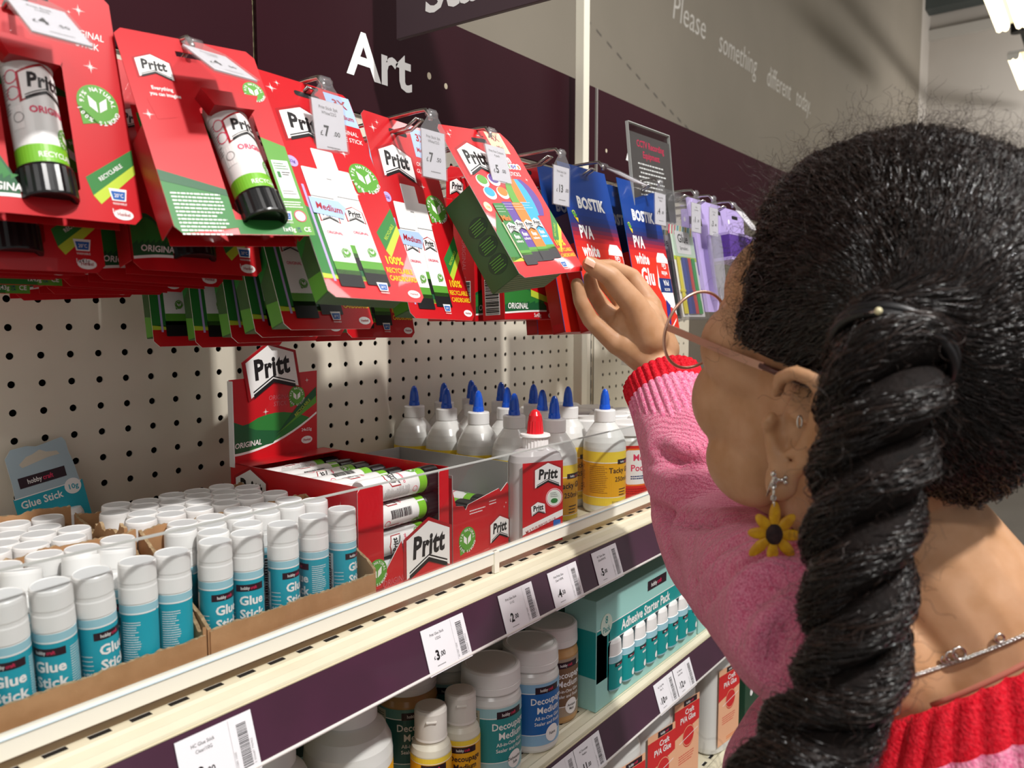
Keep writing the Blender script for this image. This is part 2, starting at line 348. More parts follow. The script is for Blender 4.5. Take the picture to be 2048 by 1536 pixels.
for x, lb in ((-24, 'slotted cream upright at the near end of the pegboard'), (976, 'slotted cream upright where the two pegboard bays meet')):
    b = MB(); b.box(x-3.6, x+3.6, 3, 50, 0, 1876, PEG)
    for i in range(70): b.box(x-2, x+2, 2.8, 3.1, 100+i*25, 115+i*25, HOLE)
    tag(b.build('slotted_upright'), lb, 'upright')
# header boards with lettering
def header(x0, x1, label, texts=(), marks=()):
    b = MB(); b.box(x0, x1, -6, 0, 1716, 1876, PLM, bev=.8)
    ik = Ink(b, flat(-6))
    for s, x, z, h in texts: ik.text(s, x, z, h, WHT, 4, 'l', .022, 1.02)
    for x, z, r in marks: ik.disc(x, z, r, mat('adhesive_residue', 'c9bca4', .8), 2, ry=r*1.2)
    return tag(b.build('header_board'), label, 'sign')
header(-760, 254, 'plain plum header board above the nearest red packs')
header(259, 970, 'plum header board lettered Art in white', (('Art', 388, 1762, 56),), ((533, 1792, 4), (567, 1786, 3.4)))
header(976, 2700, 'plum header board beyond the white pole, behind the clear notice holder', (('Art', 1086, 1766, 52),), ((1010, 1770, 3),))
b = MB(); b.box(252, 261, 2, 6, 1716, 1876, mat('yellowed_upright_paint', 'd8cfa0', .5))
for i in range(14): b.box(254, 259, 1.6, 2.0, 1719+i*11.4, 1725+i*11.4, HOLE)
tag(b.build('slotted_cover_strip'), 'yellowish slotted strip showing between two plum header boards', 'strip')
b = MB(); b.box(974, 977.5, -7, 3, 1716, 1876, mat('grey_joint_strip', '8a8480', .5)); tag(b.build('joint_strip'), 'thin grey strip joining the plum boards right of the white pole', 'strip')
b = MB(); b.box(874, 892, -42, -24, 1209, 3100, mat('white_painted_pole', 'e4dfcd', .4), bev=1.2); b.box(871, 895, -45, -21, 1209, 1214, PEG)
tag(b.build('sign_pole'), 'white square pole rising in front of the plum header', 'pole')
# perpendicular hanging sign
t = thing('hanging_sign', 'dark plum hanging sign with white Stationery lettering, cut off above', 'sign', (420, -62, 1797), (0, 0, math.radians(-86.4)))
b = MB(); b.box(0, 520, -3, 3, 0, 300, mat('aubergine_sign_board', '4a3a40', .5), bev=.8); b.build('sign_board', t)
b = MB(); ik = Ink(b, flat(-3)); ik.text('Stationery', 45, 21, 44, WHT, 2, 'l', .02, 1.08, .08); b.build('lettering', t)
for hx in (60, 460): b = MB(); b.tube([(hx, 0, 300), (hx, 0, 1500)], 1.2, WIR, 5); b.build('hanging_wire', t)
# shelves
def shelf(z, x0, x1, label, slots=True):
    t = thing('shelf', label, 'shelf', (0, 0, z))
    b = MB(); prof = [(-3, 0), (-309, 0), (-311.5, 1.6), (-314, .2), (-323, -.4), (-325.5, .8), (-331, -1.5), (-333, -6), (-333, -32), (-318, -36), (-318, -30), (-3, -30)]
    n = len(prof); vs = [(x, y, zz) for x in (x0, x1) for y, zz in prof]
    b.add(vs, [(i, (i+1) % n, n+(i+1) % n, n+i) for i in range(n)], SHF); b.add(vs, [tuple(range(n))[::-1], tuple(range(n, 2*n))], SHF)
    b.build('deck', t)
    b = MB(); ph = -94 % 25
    x = x0+25-(x0 % 25)+ph
    while x < x1-20:
        b.box(x-6.5, x+6.5, -304.6, -300.2, .1, .25, HOLE); b.add([(x-6, -299.6, .12), (x+6, -299.6, .12), (x+6, -300.4, .2), (x-6, -300.4, .2)], [(0, 1, 2, 3)], WHT); x += 25
    b.build('slot_row', t)
    b = MB(); b.add([(xx, y, zz) for xx in (x0, x1) for y, zz in ((-336, -3), (-348, -39), (-347, -40), (-335, -4))], [(0, 1, 5, 4), (1, 2, 6, 5), (2, 3, 7, 6), (3, 0, 4, 7), (0, 3, 2, 1), (4, 5, 6, 7)], PLS)
    b.build('ticket_strip', t)
    b = MB(); b.tube([(x0, -335, -2.4), (x1, -335, -2.4)], 1.1, mat('strip_lip_plastic', 'cfc4a4', .35), 6); b.tube([(x0, -348.5, -40), (x1, -348.5, -40)], 1.5, mat('strip_lip_white', 'dcd6d2', .35), 6); b.build('strip_lip', t)
    return t
shelf(1209, -1012, 971, 'cream slotted shelf holding the glue sticks and white bottles, with plum ticket strip')
shelf(1001, -1012, 971, 'cream shelf under it holding the decoupage jars and starter packs')
shelf(760, -1012, 1640, 'lowest cream shelf in view, under the big white craft glue bottles')
shelf(1209, 981, 1640, 'cream shelf of the next bay, beyond the white bottles')
# clear riser fence along the shelf front
t = thing('shelf_riser', 'clear acrylic riser with white channel standing along the upper shelf front', 'riser', (0, 0, 1209))
b = MB(); b.box(-1000, 968, -303.2, -301, 9, 113, ACR); b.box(-1000, 968, -303.4, -300.8, 112.8, 114, EDG); b.build('acrylic_panel', t)
b = MB(); b.box(-1000, 968, -306, -299, 8.5, 22, mat('riser_channel_white', 'e9e5d8', .3), bev=.7); b.tube([(-1000, -306, 20.5), (968, -306, 20.5)], .8, mat('riser_channel_lip', 'bccbd2', .3), 5); b.build('channel', t)
for x in (-300, 306, 905):
    b = MB(); b.box(x-3.5, x+3.5, -308, -303.6, .3, 22, mat('riser_channel_white', 'e9e5d8', .3), bev=.5); b.build('foot', t)
# tickets in the strip
def ticket(x, z, lines, price, label, w_=52, seed=1):
    b = MB(); M = Matrix.Translation(Vector((x, -337.2, z-4))) @ Matrix.Rotation(math.radians(-18.4), 4, 'X')
    b.box(0, w_, -.9, -.5, -37.5, 0, TAGP, M); ik = Ink(b, flat(-.9), M=M)
    for i, s in enumerate(lines): ik.text(s, 17, -7.5-i*4, 2.3, BLK, 1, 'c', 0, .85)
    a, c = price.split('.'); wa = len(a)
    ik.text('£', 9-2*(wa-1), -26, 2.8, BLK, 1, 'c', .02); ik.text(a, 10.6-2*(wa-1), -27, 7.8, BLK, 1, 'l', .04, .85); ik.text('.'+c, 16.4+2.6*(wa-1)-.8, -25.6, 4.2, BLK, 1, 'l', .02, .9)
    ik.lines(10, 20, -32, 1, 1, .7, GRY, 1, seed)
    # barcode standing on end
    rg = random.Random(seed); v = -33
    ik.rect(35, -1.2, 35.15, -36, GRY, 1)
    while v < -5:
        a_ = rg.uniform(.2, .7); ik.rect(40, v, 47, v+a_, BLK, 1); v += a_+rg.uniform(.25, .6)
    for q, sx_ in ((37, 31), (49.3, 29)):
        ik.text('5 050687 796962' if q > 40 else '661580 1000', q, -33, 1.5, GRY, 1, 'l', 0, 1.1, 0, PI/2)
    return tag(b.build('price_ticket'), label, 'price ticket', 'price tickets in the plum strips')
ticket(-42, 1207, ('HC Glue Stick', 'Clear/10G'), '2.00', 'white ticket for glue stick clear ten gram, under the cardboard trays', seed=2)
ticket(168, 1207, ('Pritt Glue Stick', '1/22G'), '3.00', 'white ticket priced 3.00 on the upper strip', seed=3)
ticket(269, 1207, ('Pritt Glue Stick', '1/11G'), '2.00', 'white ticket priced 2.00 under the red display boxes', seed=4)
ticket(348, 1207, ('Pritt Pritty Glue', 'Clear/145ML'), '4.50', 'white ticket priced 4.50 on the upper strip', seed=5)
ticket(431, 1207, ('HC Tacky Glue', '250ml/WHITE'), '5.00', 'white ticket priced 5.00, last before the pink sleeve', seed=6)
ticket(398, 999, ('HC Decoupage', 'Medium'), '11.00', 'white ticket priced 11.00 on the lower strip', seed=7)
ticket(345, 999, ('HC Decoupage', 'Fabric'), '11.00', 'white ticket cut by the bottom edge, beside the 11.00 one', seed=8)
ticket(582, 999, ('HC Craft PVA', 'Glue 1L'), '10.00', 'white ticket priced 10.00 on the lower strip', seed=9)
ticket(636, 999, ('HC Adhesive', 'Starter Pack'), '12.00', 'white ticket priced 12.00, next to the pink sleeve', seed=10)
# ================================================================ hanging packs on display hooks
def swoosh(ik, x0, x1, base, m1=GRN, m2=GRD, k=2, red_from=None, txt='ORIGINAL', h=5):
    """green leaf-shaped field low on the left with a white curved edge"""
    w_ = x1-x0; n = 8
    up = [(x0+w_*i/n, base+34+14*math.sin(PI*i/n*.8)-38*(i/n)**2) for i in range(n+1)]
    for i in range(n):
        a, b_ = up[i], up[i+1]; lo = lambda x: base+9+ (x-x0)/w_*9*0+2.5*math.sin((x-x0)/w_*2)
        if min(a[1]-lo(a[0]), b_[1]-lo(b_[0])) < .5: continue
        ik.poly([(a[0], lo(a[0])-2), (b_[0], lo(b_[0])-2), (b_[0], lo(b_[0])), (a[0], lo(a[0]))], WHT, k)
        ik.poly([(a[0], lo(a[0])), (b_[0], lo(b_[0])), b_, a], GRD, k)
        ik.poly([(a[0], lo(a[0])+8), (b_[0], lo(b_[0])+11), (b_[0], max(b_[1]-3, lo(b_[0])+11.2)), (a[0], max(a[1]-3, lo(a[0])+8.2))], GRN, k+1)
    if txt: ik.text(txt, x0+5, base+13, h, WHT, k+3, 'l', .02, .9, .15)
def big_stick(parent, x, y, z, tilt=0, twist=0, small=False):
    """a glue stick lying in a pack: white tube over a black ribbed knob"""
    M = Matrix.Translation(Vector((x, y, z))) @ Matrix.Rotation(tilt, 4, 'X') @ Matrix.Rotation(twist, 4, 'Z'); R = 13.2
    b = MB(); b.lathe([(R, 18), (R, 79), (R, 80), (R+.5, 80.4), (R+.5, 91), (R-.8, 95), (R-4, 96.6), (0, 97)], WPL, 36, M)
    ik = Ink(b, cyl(R+.06), 2, M); ik.rect(-PI*R*.98, 19, PI*R*.98, 30, mat('bright_green_band', '76b82a', .4), 1)
    ik.text('RECYCLABLE', 2, 22, 3.4, WHT, 2, 'c', .01, .9); pritt_logo(ik, 0, 68, 26, 1)
    ik.text('ORIGINAL', 2, 49, 4.2, PNK, 1, 'c', .03, .95); leaf_badge(ik, 9, 36, 6.5, 2)
    ik.lines(-34, -20, 74, 1.8, 14, .7, GRY, 1, 5); ik.ring(-18, 72, 4.2, .6, PNK, 1); ik.ring(-18, 62, 4.2, .6, PNK, 1); ik.rect(-22, 40, -14, 54, WHT, 1); ik.ring(-17, 47, 3.2, .5, GRY, 2)
    b.build('stick_tube', parent)
    b = MB(); b.lathe([(0, 2), (11, 2), (13, 0), (15.2, 0), (15.6, 1.2), (15.4, 17), (14.4, 18.8), (12, 19)], BPL, 44, M, flute=(1.2, 17, .55)); b.build('stick_knob', parent)
def blister(kind):
    t = thing('glue_stick_pack', '', 'glue stick pack'); w_, h, top = 96, 150, 13
    win = (-24, 13) if kind == 'front' else (-7, 31); v0, v1 = -36, -126
    def card(y, nm, prt, hole=True):
        b = MB(); T = top; xa, xb = win
        if hole:
            b.prism([(-w_/2, T-5), (-w_/2+5, T), (-11, T), (-11, -2), (-11, -5), (xa+6, v0), (xa, v0-7), (xa, v1+8), (xa+8, v1), (xa+8, T-h), (-w_/2+5, T-h), (-w_/2, T-h+5)], y-.45, y, RED, side=REDD)
            b.prism([(xb-8, T-h), (xb-8, v1), (xb, v1+8), (xb, v0-7), (xb-6, v0), (11, -5), (11, T), (w_/2-5, T), (w_/2, T-5), (w_/2, T-h+5), (w_/2-5, T-h)], y-.45, y, RED, side=REDD)
            b.prism([(-11, T), (11, T), (11, 2), (-11, 2)], y-.45, y, RED); b.prism([(-11, -2.2), (11, -2.2), (11, -5), (xb-6, v0), (xa+6, v0), (-11, -5)], y-.45, y, RED)
            b.prism([(xa+8, v1), (xb-8, v1), (xb-8, T-h), (xa+8, T-h)], y-.45, y, RED)
        else: b.prism([(-w_/2+6, -30), (w_/2-6, -30), (w_/2-4, -60), (w_/2-4, T-h+3), (-w_/2+4, T-h+3), (-w_/2+4, -60)], y-.45, y, RED, side=REDD)
        ik = Ink(b, flat(y-.45)); prt(ik, T-h); return b.build(nm, t)
    def pf(ik, B):
        ik.text('ORIGINAL', 29, -19, 4.6, WHT, 1, 'c', .0, .82, .15); ik.text('STICK', 30, -26, 4.6, WHT, 1, 'c', 0, .82, .15)
        sparkle(ik, 28, -2, 4); sparkle(ik, 30, -38, 4.5); sparkle(ik, 22, -5, 1.6); leaf_badge(ik, 31, -62, 12.5)
        pritt_logo(ik, -36, -30, 20, 1); swoosh(ik, -47.5, -16, B, h=4.6)
        ik.poly([(17, -110), (47.8, -88), (47.8, -98), (20, -121)], GRN, 1); ik.poly([(20, -121), (47.8, -98), (47.8, -104), (24, -126)], LIM, 1)
        ik.text('RECYCLABLE', 33, -106, 2.6, WHT, 2, 'c', .01, .9, 0, .65)
        wash_mark(ik, 35, -119, 11); ik.text('1x43g', 34, -131, 3.2, WHT, 2, 'c', .01, .85); henkel(ik, 36.5, B+5.5, 12)
    def pr(ik, B):
        pritt_logo(ik, -29, -14, 22, 1); ik.text('Everything', -28, -32, 2.8, WHT, 1, 'c', .02, .85); ik.text('you can imagine', -27, -36.5, 2.8, WHT, 1, 'c', .02, .8)
        sparkle(ik, 34, -8, 4.5); sparkle(ik, -42, -52, 4); leaf_badge(ik, 38, -22, 8)
        ik.poly([(-40, -40), (-27, -40), (-24, -52), (-37, -55)][::-1], RED, 1)
        xa, xb = win
        for a, c in ((-47.8, xa), (xb, 47.8)): ik.poly([(a, B+5), (a, -92 if a < 0 else -60), (c, -104 if a < 0 else -66), (c, B+.3 if a > 0 else B+5), (a if a > 0 else a+4, B+.3)][::-1], GRL if a > 0 else GRN, 1)
        ik.rect(xa, B+.4, xb, v1, GRN, 1); ik.poly([(-47.8, -92), (xa, -104), (xa, -109), (-47.8, -100)][::-1], GRD, 2)
        ik.lines(-44, -12, -109, 2.6, 12, 1.0, WHT, 2, 8); ik.rect(33, -108, 45.5, -78, WHT, 2); ik.lines(34, 44.5, -81, 2, 3, .8, GRN, 3, 2); ik.rect(34.5, -92, 37, -87, GRN, 3); ik.lines(38, 44.5, -88, 1.8, 2, .8, BLK, 3); ik.lines(34, 44.5, -103, 2, 2, .9, GRY, 3, 6)
        ik.lines(32, 46, -111.5, 1.9, 3, .8, WHT, 2, 9); wash_mark(ik, 30, -122, 10); ik.ring(41, -122, 4.6, .8, PNK, 3); ik.disc(41, -122, 4.2, WHT, 2)
        ik.text('1x43g', 29, B+3, 3.4, WHT, 2, 'c', .015, .85); ik.text('CE', 43, B+3, 3.6, WHT, 2, 'c', .015, .9); ik.text('UK', 36.5, B+4.6, 1.8, NAV, 2, 'c', .02); ik.text('CA', 36.5, B+2.4, 1.8, NAV, 2, 'c', .02)
    card(-22 if kind == 'front' else -20, 'front_card', pf if kind == 'front' else pr)
    def back(ik, B):
        ik.poly([(-40, -50), (30, -50), (-2, -34), (-40, -36)][::-1], GRN, 1); leaf_badge(ik, 24, -88, 11); pritt_logo(ik, -30, -70, 22, 1)
        ik.poly([(-43, B+20), (10, B+20), (-43, B+45)], GRN, 1)
    card(0, 'back_card', back, False)
    for s in (-1, 1): b = MB(); b.box(s*47.6-.3, s*47.6+.3, -20, 0, -130, -60, REDD); b.build('side_fold', t)
    cx = (win[0]+win[1])/2
    big_stick(t, cx+1, -21, -128, math.radians(-4), .25)
    b = MB()
    b.prism([(win[0]-1, v0+1), (win[1]+1, v0+1), (win[1]-5, v0-11), (win[0]+5, v0-11)], -32, -20, RED, side=REDD); b.build('card_loop', t)
    return t
def place(t, x, y, z, tilt, yaw=0, roll=0, label=None):
    t.rotation_mode = 'YXZ'; t.rotation_euler = (math.radians(tilt), math.radians(roll), math.radians(yaw)); t.location = Vector((x, y, z))*.001
    if label: t['label'] = label
    return t
def series(proto, used, x, rows, group):
    out = []
    for i, (y, z, tilt, yaw, roll, dx, label) in enumerate(rows):
        o = proto if not used and i == 0 else dup(proto, (0, 0, 0))
        place(o, x+dx, y, z, tilt, yaw, roll, label); o['group'] = group; out.append(o)
    return out
PF = blister('front'); PR = blister('reverse')
G1 = 'single large glue stick packs'
series(PF, False, -69, [(-233, 1645, -13, 0, 0, 0, 'red single glue stick pack hanging nearest of all, its white tube catching the light'),
    (-196, 1619, -10, 0, 0, -4, 'red single glue stick pack hanging directly behind the nearest one'),
    (-159, 1618, -8, 2, 0, -6, 'red single glue stick pack, third deep on the first hook')], G1)
series(PR, False, 28, [(-251, 1626, -25.8, -8, -4, 0, 'single glue stick pack hung back to front with a green lower half')], G1)
series(PR, True, -69, [(-121, 1616, -6, 0, 0, 4, 'green backed single pack low behind the reds on the first hook'), (-83, 1612, -4, 0, 0, -2, 'green backed single pack deepest on the first hook, against the pegboard')], G1)
series(PF, True, 31, [(-200, 1619, -13, -3, 1, 12, 'red single pack with Original on green, just behind the reversed green one'), (-166, 1615, -10, -2, 2, 6, 'red single pack, third on the hook with the reversed pack'),
    (-129, 1613, -8, 2, 1.5, -4, 'red single pack, fourth on the hook with the reversed pack'), (-92, 1612, -5, 3, -1, -4, 'red single pack, fifth on the hook with the reversed pack'), (-55, 1610, -3, 2, -3, -14, 'red single pack at the pegboard end of the reversed pack hook')], G1)
# ---- packs of three
def drawn_stick(ik, u, v, w_, h, k, logo=True, col=WHT, band=GRL, capc=None):
    ik.rect(u-w_/2, v+h*.14, u+w_/2, v+h, col, k, r=1.2); ik.rect(u-w_/2, v+h*.10, u+w_/2, v+h*.2, band, k+1); ik.rect(u-w_*.53, v, u+w_*.53, v+h*.135, BLK, k+1, r=.8)
    ik.rect(u-w_/2, v+h*.74, u+w_/2, v+h*.748, GRY, k+1)
    if logo:
        pritt_logo(ik, u, v+h*.6, w_*.78, k+1); ik.text('ORIGINAL', u, v+h*.43, w_*.13, PNK, k+2, 'c', .01, .85); leaf_badge(ik, u+w_*.2, v+h*.28, w_*.2, k+2)
def triple():
    t = thing('glue_stick_triple_pack', '', 'glue stick pack'); B = -187
    b = MB(); b.prism([(-44, 8), (-39, 13), (-15, 13), (-15, 2.4), (15, 2.4), (15, 13), (39, 13), (44, 8), (44, B+5), (39, B), (-39, B), (-44, B+5)], -.5, 0, RED, side=WPL)
    b.prism([(-15, 13), (15, 13), (15, 2.4), (-15, 2.4)][::-1], -.5, 0, RED)
    ik = Ink(b, flat(-.5)); ik.rect(-12, -3, 12, 2.2, BLK, 1, r=2.4)
    pritt_logo(ik, -12, -33, 42, 1); ik.rect(18, -21, 43.5, 10, LBL, 1); ik.text('3X', 31, -3, 8, REDD, 2, 'c', .03); ik.text('Medium', 31, -15, 5, REDD, 2, 'c', .02, .85)
    ik.text('ORIGINAL', 27, -31, 4.6, WHT, 1, 'c', 0, .8, .15); ik.text('GLUE STICK', 27, -38.5, 4.6, WHT, 1, 'c', 0, .8, .15)
    sparkle(ik, -33, -3, 5); sparkle(ik, -26, 4, 3); sparkle(ik, 16, -53, 4); sparkle(ik, 14, -92, 3.5)
    leaf_badge(ik, 28, -74, 14)
    for i in range(6):
        a, c = -44+i*7, -44+(i+1)*7; ik.poly([(a, B+19-i*.7), (c, B+18.3-i*.7), (c, -112-i*4), (a, -108-i*4)], GRD if i > 2 else GRN, 1)
    ik.rect(-44, B+15, 10, B+19, LIM, 1); ik.rect(-36, B+13, -34, -92, PPL, 2); ik.disc(-37, -72, 5, PPL, 2); ik.text('22g', -37, -73.3, 2.6, PUR, 3, 'c', .02)
    drawn_stick(ik, -6, B+24, 20, 108, 2, False); drawn_stick(ik, -21, B+9, 20, 103, 4); drawn_stick(ik, 3.5, B+12, 20, 103, 4)
    ik.poly([(-34, -103), (-8, -103), (-3, -108), (-8, -119), (-34, -117)][::-1], LBL, 8); ik.text('Medium', -19, -113.5, 6, REDD, 9, 'c', .02, .85, 0, -.08)
    ik.poly([(20, -126), (44, -100), (44, -116), (23, -142)][::-1], GRN, 1); ik.poly([(23, -142), (44, -116), (44, -124), (26, -148)][::-1], LIM, 1)
    ik.text('RECYCLABLE', 34, -125, 2.8, LIM, 2, 'c', .01, .9, 0, .85); sparkle(ik, 22, -88, 3)
    ik.text('100%', 27, -154, 7, YEL, 2, 'c', .03, .85); ik.text('RECYCLABLE', 29, -162, 4.6, YEL, 2, 'c', .02, .7); ik.text('CARDBOARD', 30, -169, 4.6, YEL, 2, 'c', .02, .7)
    wash_mark(ik, 6, B+11, 10, 7); henkel(ik, 35, B+7, 12)
    b.build('printed_card', t)
    b = MB(); x0, x1, z0, z1 = -36, 36, B+10, -58; b.box(x0, x1, -.1+.1, 26, z0, z1, OLV, bev=.6)
    for x in (x0-.1, x1+.1):
        s = 1 if x > 0 else -1; vs = [(x, 1, -58), (x, 25.5, -58), (x, 25.5, -128), (x, 1, -100)]; b.add(vs, [(0, 1, 2, 3)], REDD); b.add([(x, 1, -100), (x, 25.5, -128), (x, 25.5, -140), (x, 1, -120)], [(0, 1, 2, 3)], GRN)
        b.add([(x, 1, B+26), (x, 25.5, B+30), (x, 25.5, B+11), (x, 1, B+11)], [(0, 1, 2, 3)], GRL)
    b.build('stick_box', t); return t
TP = triple()
G3 = 'three stick glue packs'
series(TP, False, 128, [(-259, 1633, -30, -2, 2.4, 0, 'red three stick pack priced 7.00, front of its hook, whole card showing'),
    (-220, 1624, -21, 0, 0, -2, 'red three stick pack right behind the front 7.00 pack'), (-190, 1622, -17, 0, 0, 2, 'third red three stick pack back along the 7.00 hook'),
    (-160, 1620, -13, 0, 0, 8, 'fourth red three stick pack back along the 7.00 hook'), (-120, 1617, -10, -1, 0, 6, 'fifth red three stick pack back along the 7.00 hook'), (-75, 1618, -8, 1, 0, -6, 'last red three stick pack by the pegboard on the 7.00 hook')], G3)
series(TP, True, 257, [(-227, 1633, -19.5, 2, 1.8, 0, 'red three stick pack priced 7.50, front of its hook'),
    (-170, 1622, -12, 0, 1, -2, 'red three stick pack behind the front 7.50 pack'), (-118, 1620, -8, 0, 0, 4, 'dark shaded three stick pack, third on the 7.50 hook'), (-70, 1620, -4, 0, 0, 0, 'three stick pack nearest the pegboard on the 7.50 hook')], G3)
# ---- pack of four coloured sticks
def four():
    t = thing('coloured_glue_stick_pack', '', 'glue stick pack'); B = -157; W = 58
    b = MB(); b.prism([(-W, 8), (-W+5, 13), (W-11, 13), (W-4, 5), (W, -4), (W, B+5), (W-5, B), (-W+5, B), (-W, B+5)], -.5, 0, RED, side=WPL)
    ik = Ink(b, flat(-.5)); ik.rect(-12, -3, 12, 2, BLK, 1, r=2.2)
    pritt_logo(ik, -24, -25, 46, 1); ik.rect(17, -14, 44, 12, CRM, 1); ik.text('4X', 30, 1, 7.5, REDD, 2, 'c', .03); ik.text('Mini', 31, -9.5, 5.2, REDD, 2, 'c', .02, .9)
    ik.text('fun', 28, -25, 9, WHT, 2, 'c', .05); 
    for i, (ch, m) in enumerate(zip('colors', (SKB, ORG, GRL, PUR, BLU, ORG))): ik.disc(16+i*5.6, -30.2, 3.8, WHT, 2); ik.text(ch, 16+i*5.6, -32.5, 6, m, 3, 'c', .05)
    ik.text('STICKS', 30, -42, 5, WHT, 2, 'c', .01, .9); sparkle(ik, -46, 2, 4.5); sparkle(ik, -40, 7, 2.6); sparkle(ik, 8, -46, 3.5); sparkle(ik, 46, -46, 3)
    for (u, v, m) in ((-34, -49, GRL), (-14, -47, PUR), (-33, -63, SKB), (-11, -62, ORG)):
        ik.disc(u, v-1.6, 9.4, WHT, 2, ry=7.2); ik.disc(u+.4, v, 7.6, m, 3, ry=5.4)
    for i in range(4):  # striped balloon
        m = (GRL, ORG, SKB, PUR)[i]; a0, a1 = -1+i*.5, -.5+i*.5
        ik.poly([(22+26*a0*math.sqrt(1-((j/6)-.55)**2*2.6) if 1-((j/6)-.55)**2*2.6 > 0 else 22, -46-44*j/6) for j in range(7)]+[(22+26*a1*math.sqrt(max(0, 1-((j/6)-.55)**2*2.6)), -46-44*j/6) for j in range(6, -1, -1)], m, 2)
    ik.poly([(-W, -108), (-40, -84), (-40, -136), (-W, -140)][::-1], GRN, 1); ik.rect(-W, B+17, -6, B+22, LIM, 1); ik.rect(-42, B+20, -40.4, -98, CRM, 9)
    for i, (m, u, v) in enumerate(((GRL, -30, -142), (PUR, -14, -139), (ORG, 2, -139), (SKB, 18, -137))):
        mm = GRN if i == 0 else m; k = 3 if i % 2 else 5
        ik.rect(u-9, v+8, u+9, v+66-i*1, mm, k, r=1.5); ik.rect(u-9, v+8, u+9, v+13, GRL, k+1); ik.rect(u-9.6, v-3, u+9.6, v+10, mat('charcoal_ink', '2c2a2e', .4), k+1, r=.8)
        pritt_logo(ik, u, v+38, 15, k+1, 0, False); ik.text('fun', u, v+26, 4.6, WHT, k+2, 'c', .04); ik.text('colors', u, v+21.5, 3.2, WHT, k+2, 'c', .02)
        ik.lines(u-8.5, u+8.5, v+62, 3, 3, .35, WHT, k+2, i)
    ik.text('Mini', -32, -96, 6, ORG, 9, 'c', .02); ik.disc(-49, -80, 5.4, CRM, 2); ik.text('10g', -49, -81.6, 3, ORG, 3, 'c', .01)
    ik.poly([(34, -116), (W, -82), (W, -98), (36, -128)][::-1], GRN, 1); ik.poly([(36, -128), (W, -98), (W, -107), (34, -135)][::-1], LIM, 1); ik.text('RECYCLABLE', 46, -108, 2.8, LIM, 2, 'c', .01, .9, 0, .9)
    ik.text('100%', 40, -126, 7, YEL, 3, 'c', .03, .9); ik.text('RECYCLABLE', 42, -133, 4.2, YEL, 3, 'c', .02, .75); ik.text('CARDBOARD', 43, -139.5, 4.2, YEL, 3, 'c', .02, .75)
    wash_mark(ik, 25, -147, 11)
    b.build('printed_card', t)
    b = MB(); b.box(-46, 46, .1, 44, B+9, -50, OLD, bev=.5)
    for i in range(3):
        u = (-84, -104, -124)[i]
        Ink(b, lambda a_, c_, k: (-46.1-.1*k, a_, c_)).disc(22, u-4, 12, mat('deep_green_badge', '27442a', .55), 1, ry=9.5)
        for j in range(5): b.box(-46.5, -46.4, 14+(j % 2)*1.5, 30-(j % 2), u-j*2.6+.6, u-j*2.6+1.5, GRL)
    b.box(-45, 45, 2, 43, B+8.85, B+8.95, mat('sage_card', '66804e', .6))
    for j in range(9): b.box(-45, 45, 5+j*4.2, 5.4+j*4.2, B+8.7, B+8.86, OLD)
    b.build('stick_box', t); return t
FP = four(); G4 = 'four coloured stick packs'
series(FP, False, 331, [(-265, 1634, -30.8, -.5, -7.1, 0, 'four coloured mini stick pack the hand is lifting at its corner')], G4)
# ---- five pack box
def fivebox():
    t = thing('five_stick_box', '', 'glue stick pack'); b = MB(); b.box(-52, 52, 0, 33, -176, -28, RED, bev=.7)
    ik = Ink(b, flat(0)); swoosh(ik, -51.5, 44, -176, h=7); pritt_logo(ik, 0, -60, 60, 1); ik.text('ORIGINAL', 20, -92, 7, WHT, 2, 'c', 0, .9, .15)
    ik.text('5x43g', 12, -173, 5, WHT, 6, 'c', .01, .9); henkel(ik, 40, -171, 12, 6); ik.poly([(0, -140), (51.5, -152), (51.5, -159), (0, -148)][::-1], LIM, 5)
    side = Ink(b, lambda u, v, k: (-52-.13*k, 16.5-u, v))
    pritt_logo(side, 0, -50, 17, 1, -PI/2); side.text('ORIGINAL', -2.5, -78, 6, mat('faded_pink_ink', 'c8646c', .5), 2, 'l', 0, 1, .1, -PI/2); side.text('STICK', -2.5, -122, 6, mat('faded_pink_ink', 'c8646c', .5), 2, 'l', 0, 1, .1, -PI/2)
    side.rect(-12, -170, 10, -128, WHT, 1); side.bars(-11, -169, 20, 40, BLK, 2, vert=False)
    b.build('carton', t)
    b = MB(); b.prism([(-52, -28), (52, -28), (52, 4), (44, 11), (-44, 11), (-52, 4)][::-1], 0, .6, RED); ik = Ink(b, flat(0)); ik.rect(-12, -2, 12, 3, BLK, 1, r=2.4); pritt_logo(ik, -34, -13, 24, 1); ik.text('5x', 26, -22, 8, WHT, 1, 'c', .02)
    b.build('hanging_flap', t); return t
FB = fivebox()
series(FB, False, 455, [(-208, 1632, -3, 0, 0, 31, 'red five stick carton hanging in front on the hook priced 13'), (-172, 1630, -1, 0, 0, 28, 'red five stick carton behind the front one priced 13'), (-132, 1630, 0, 0, 0, 26, 'rear red five stick carton with faded lettering down its side')], 'five stick cartons')
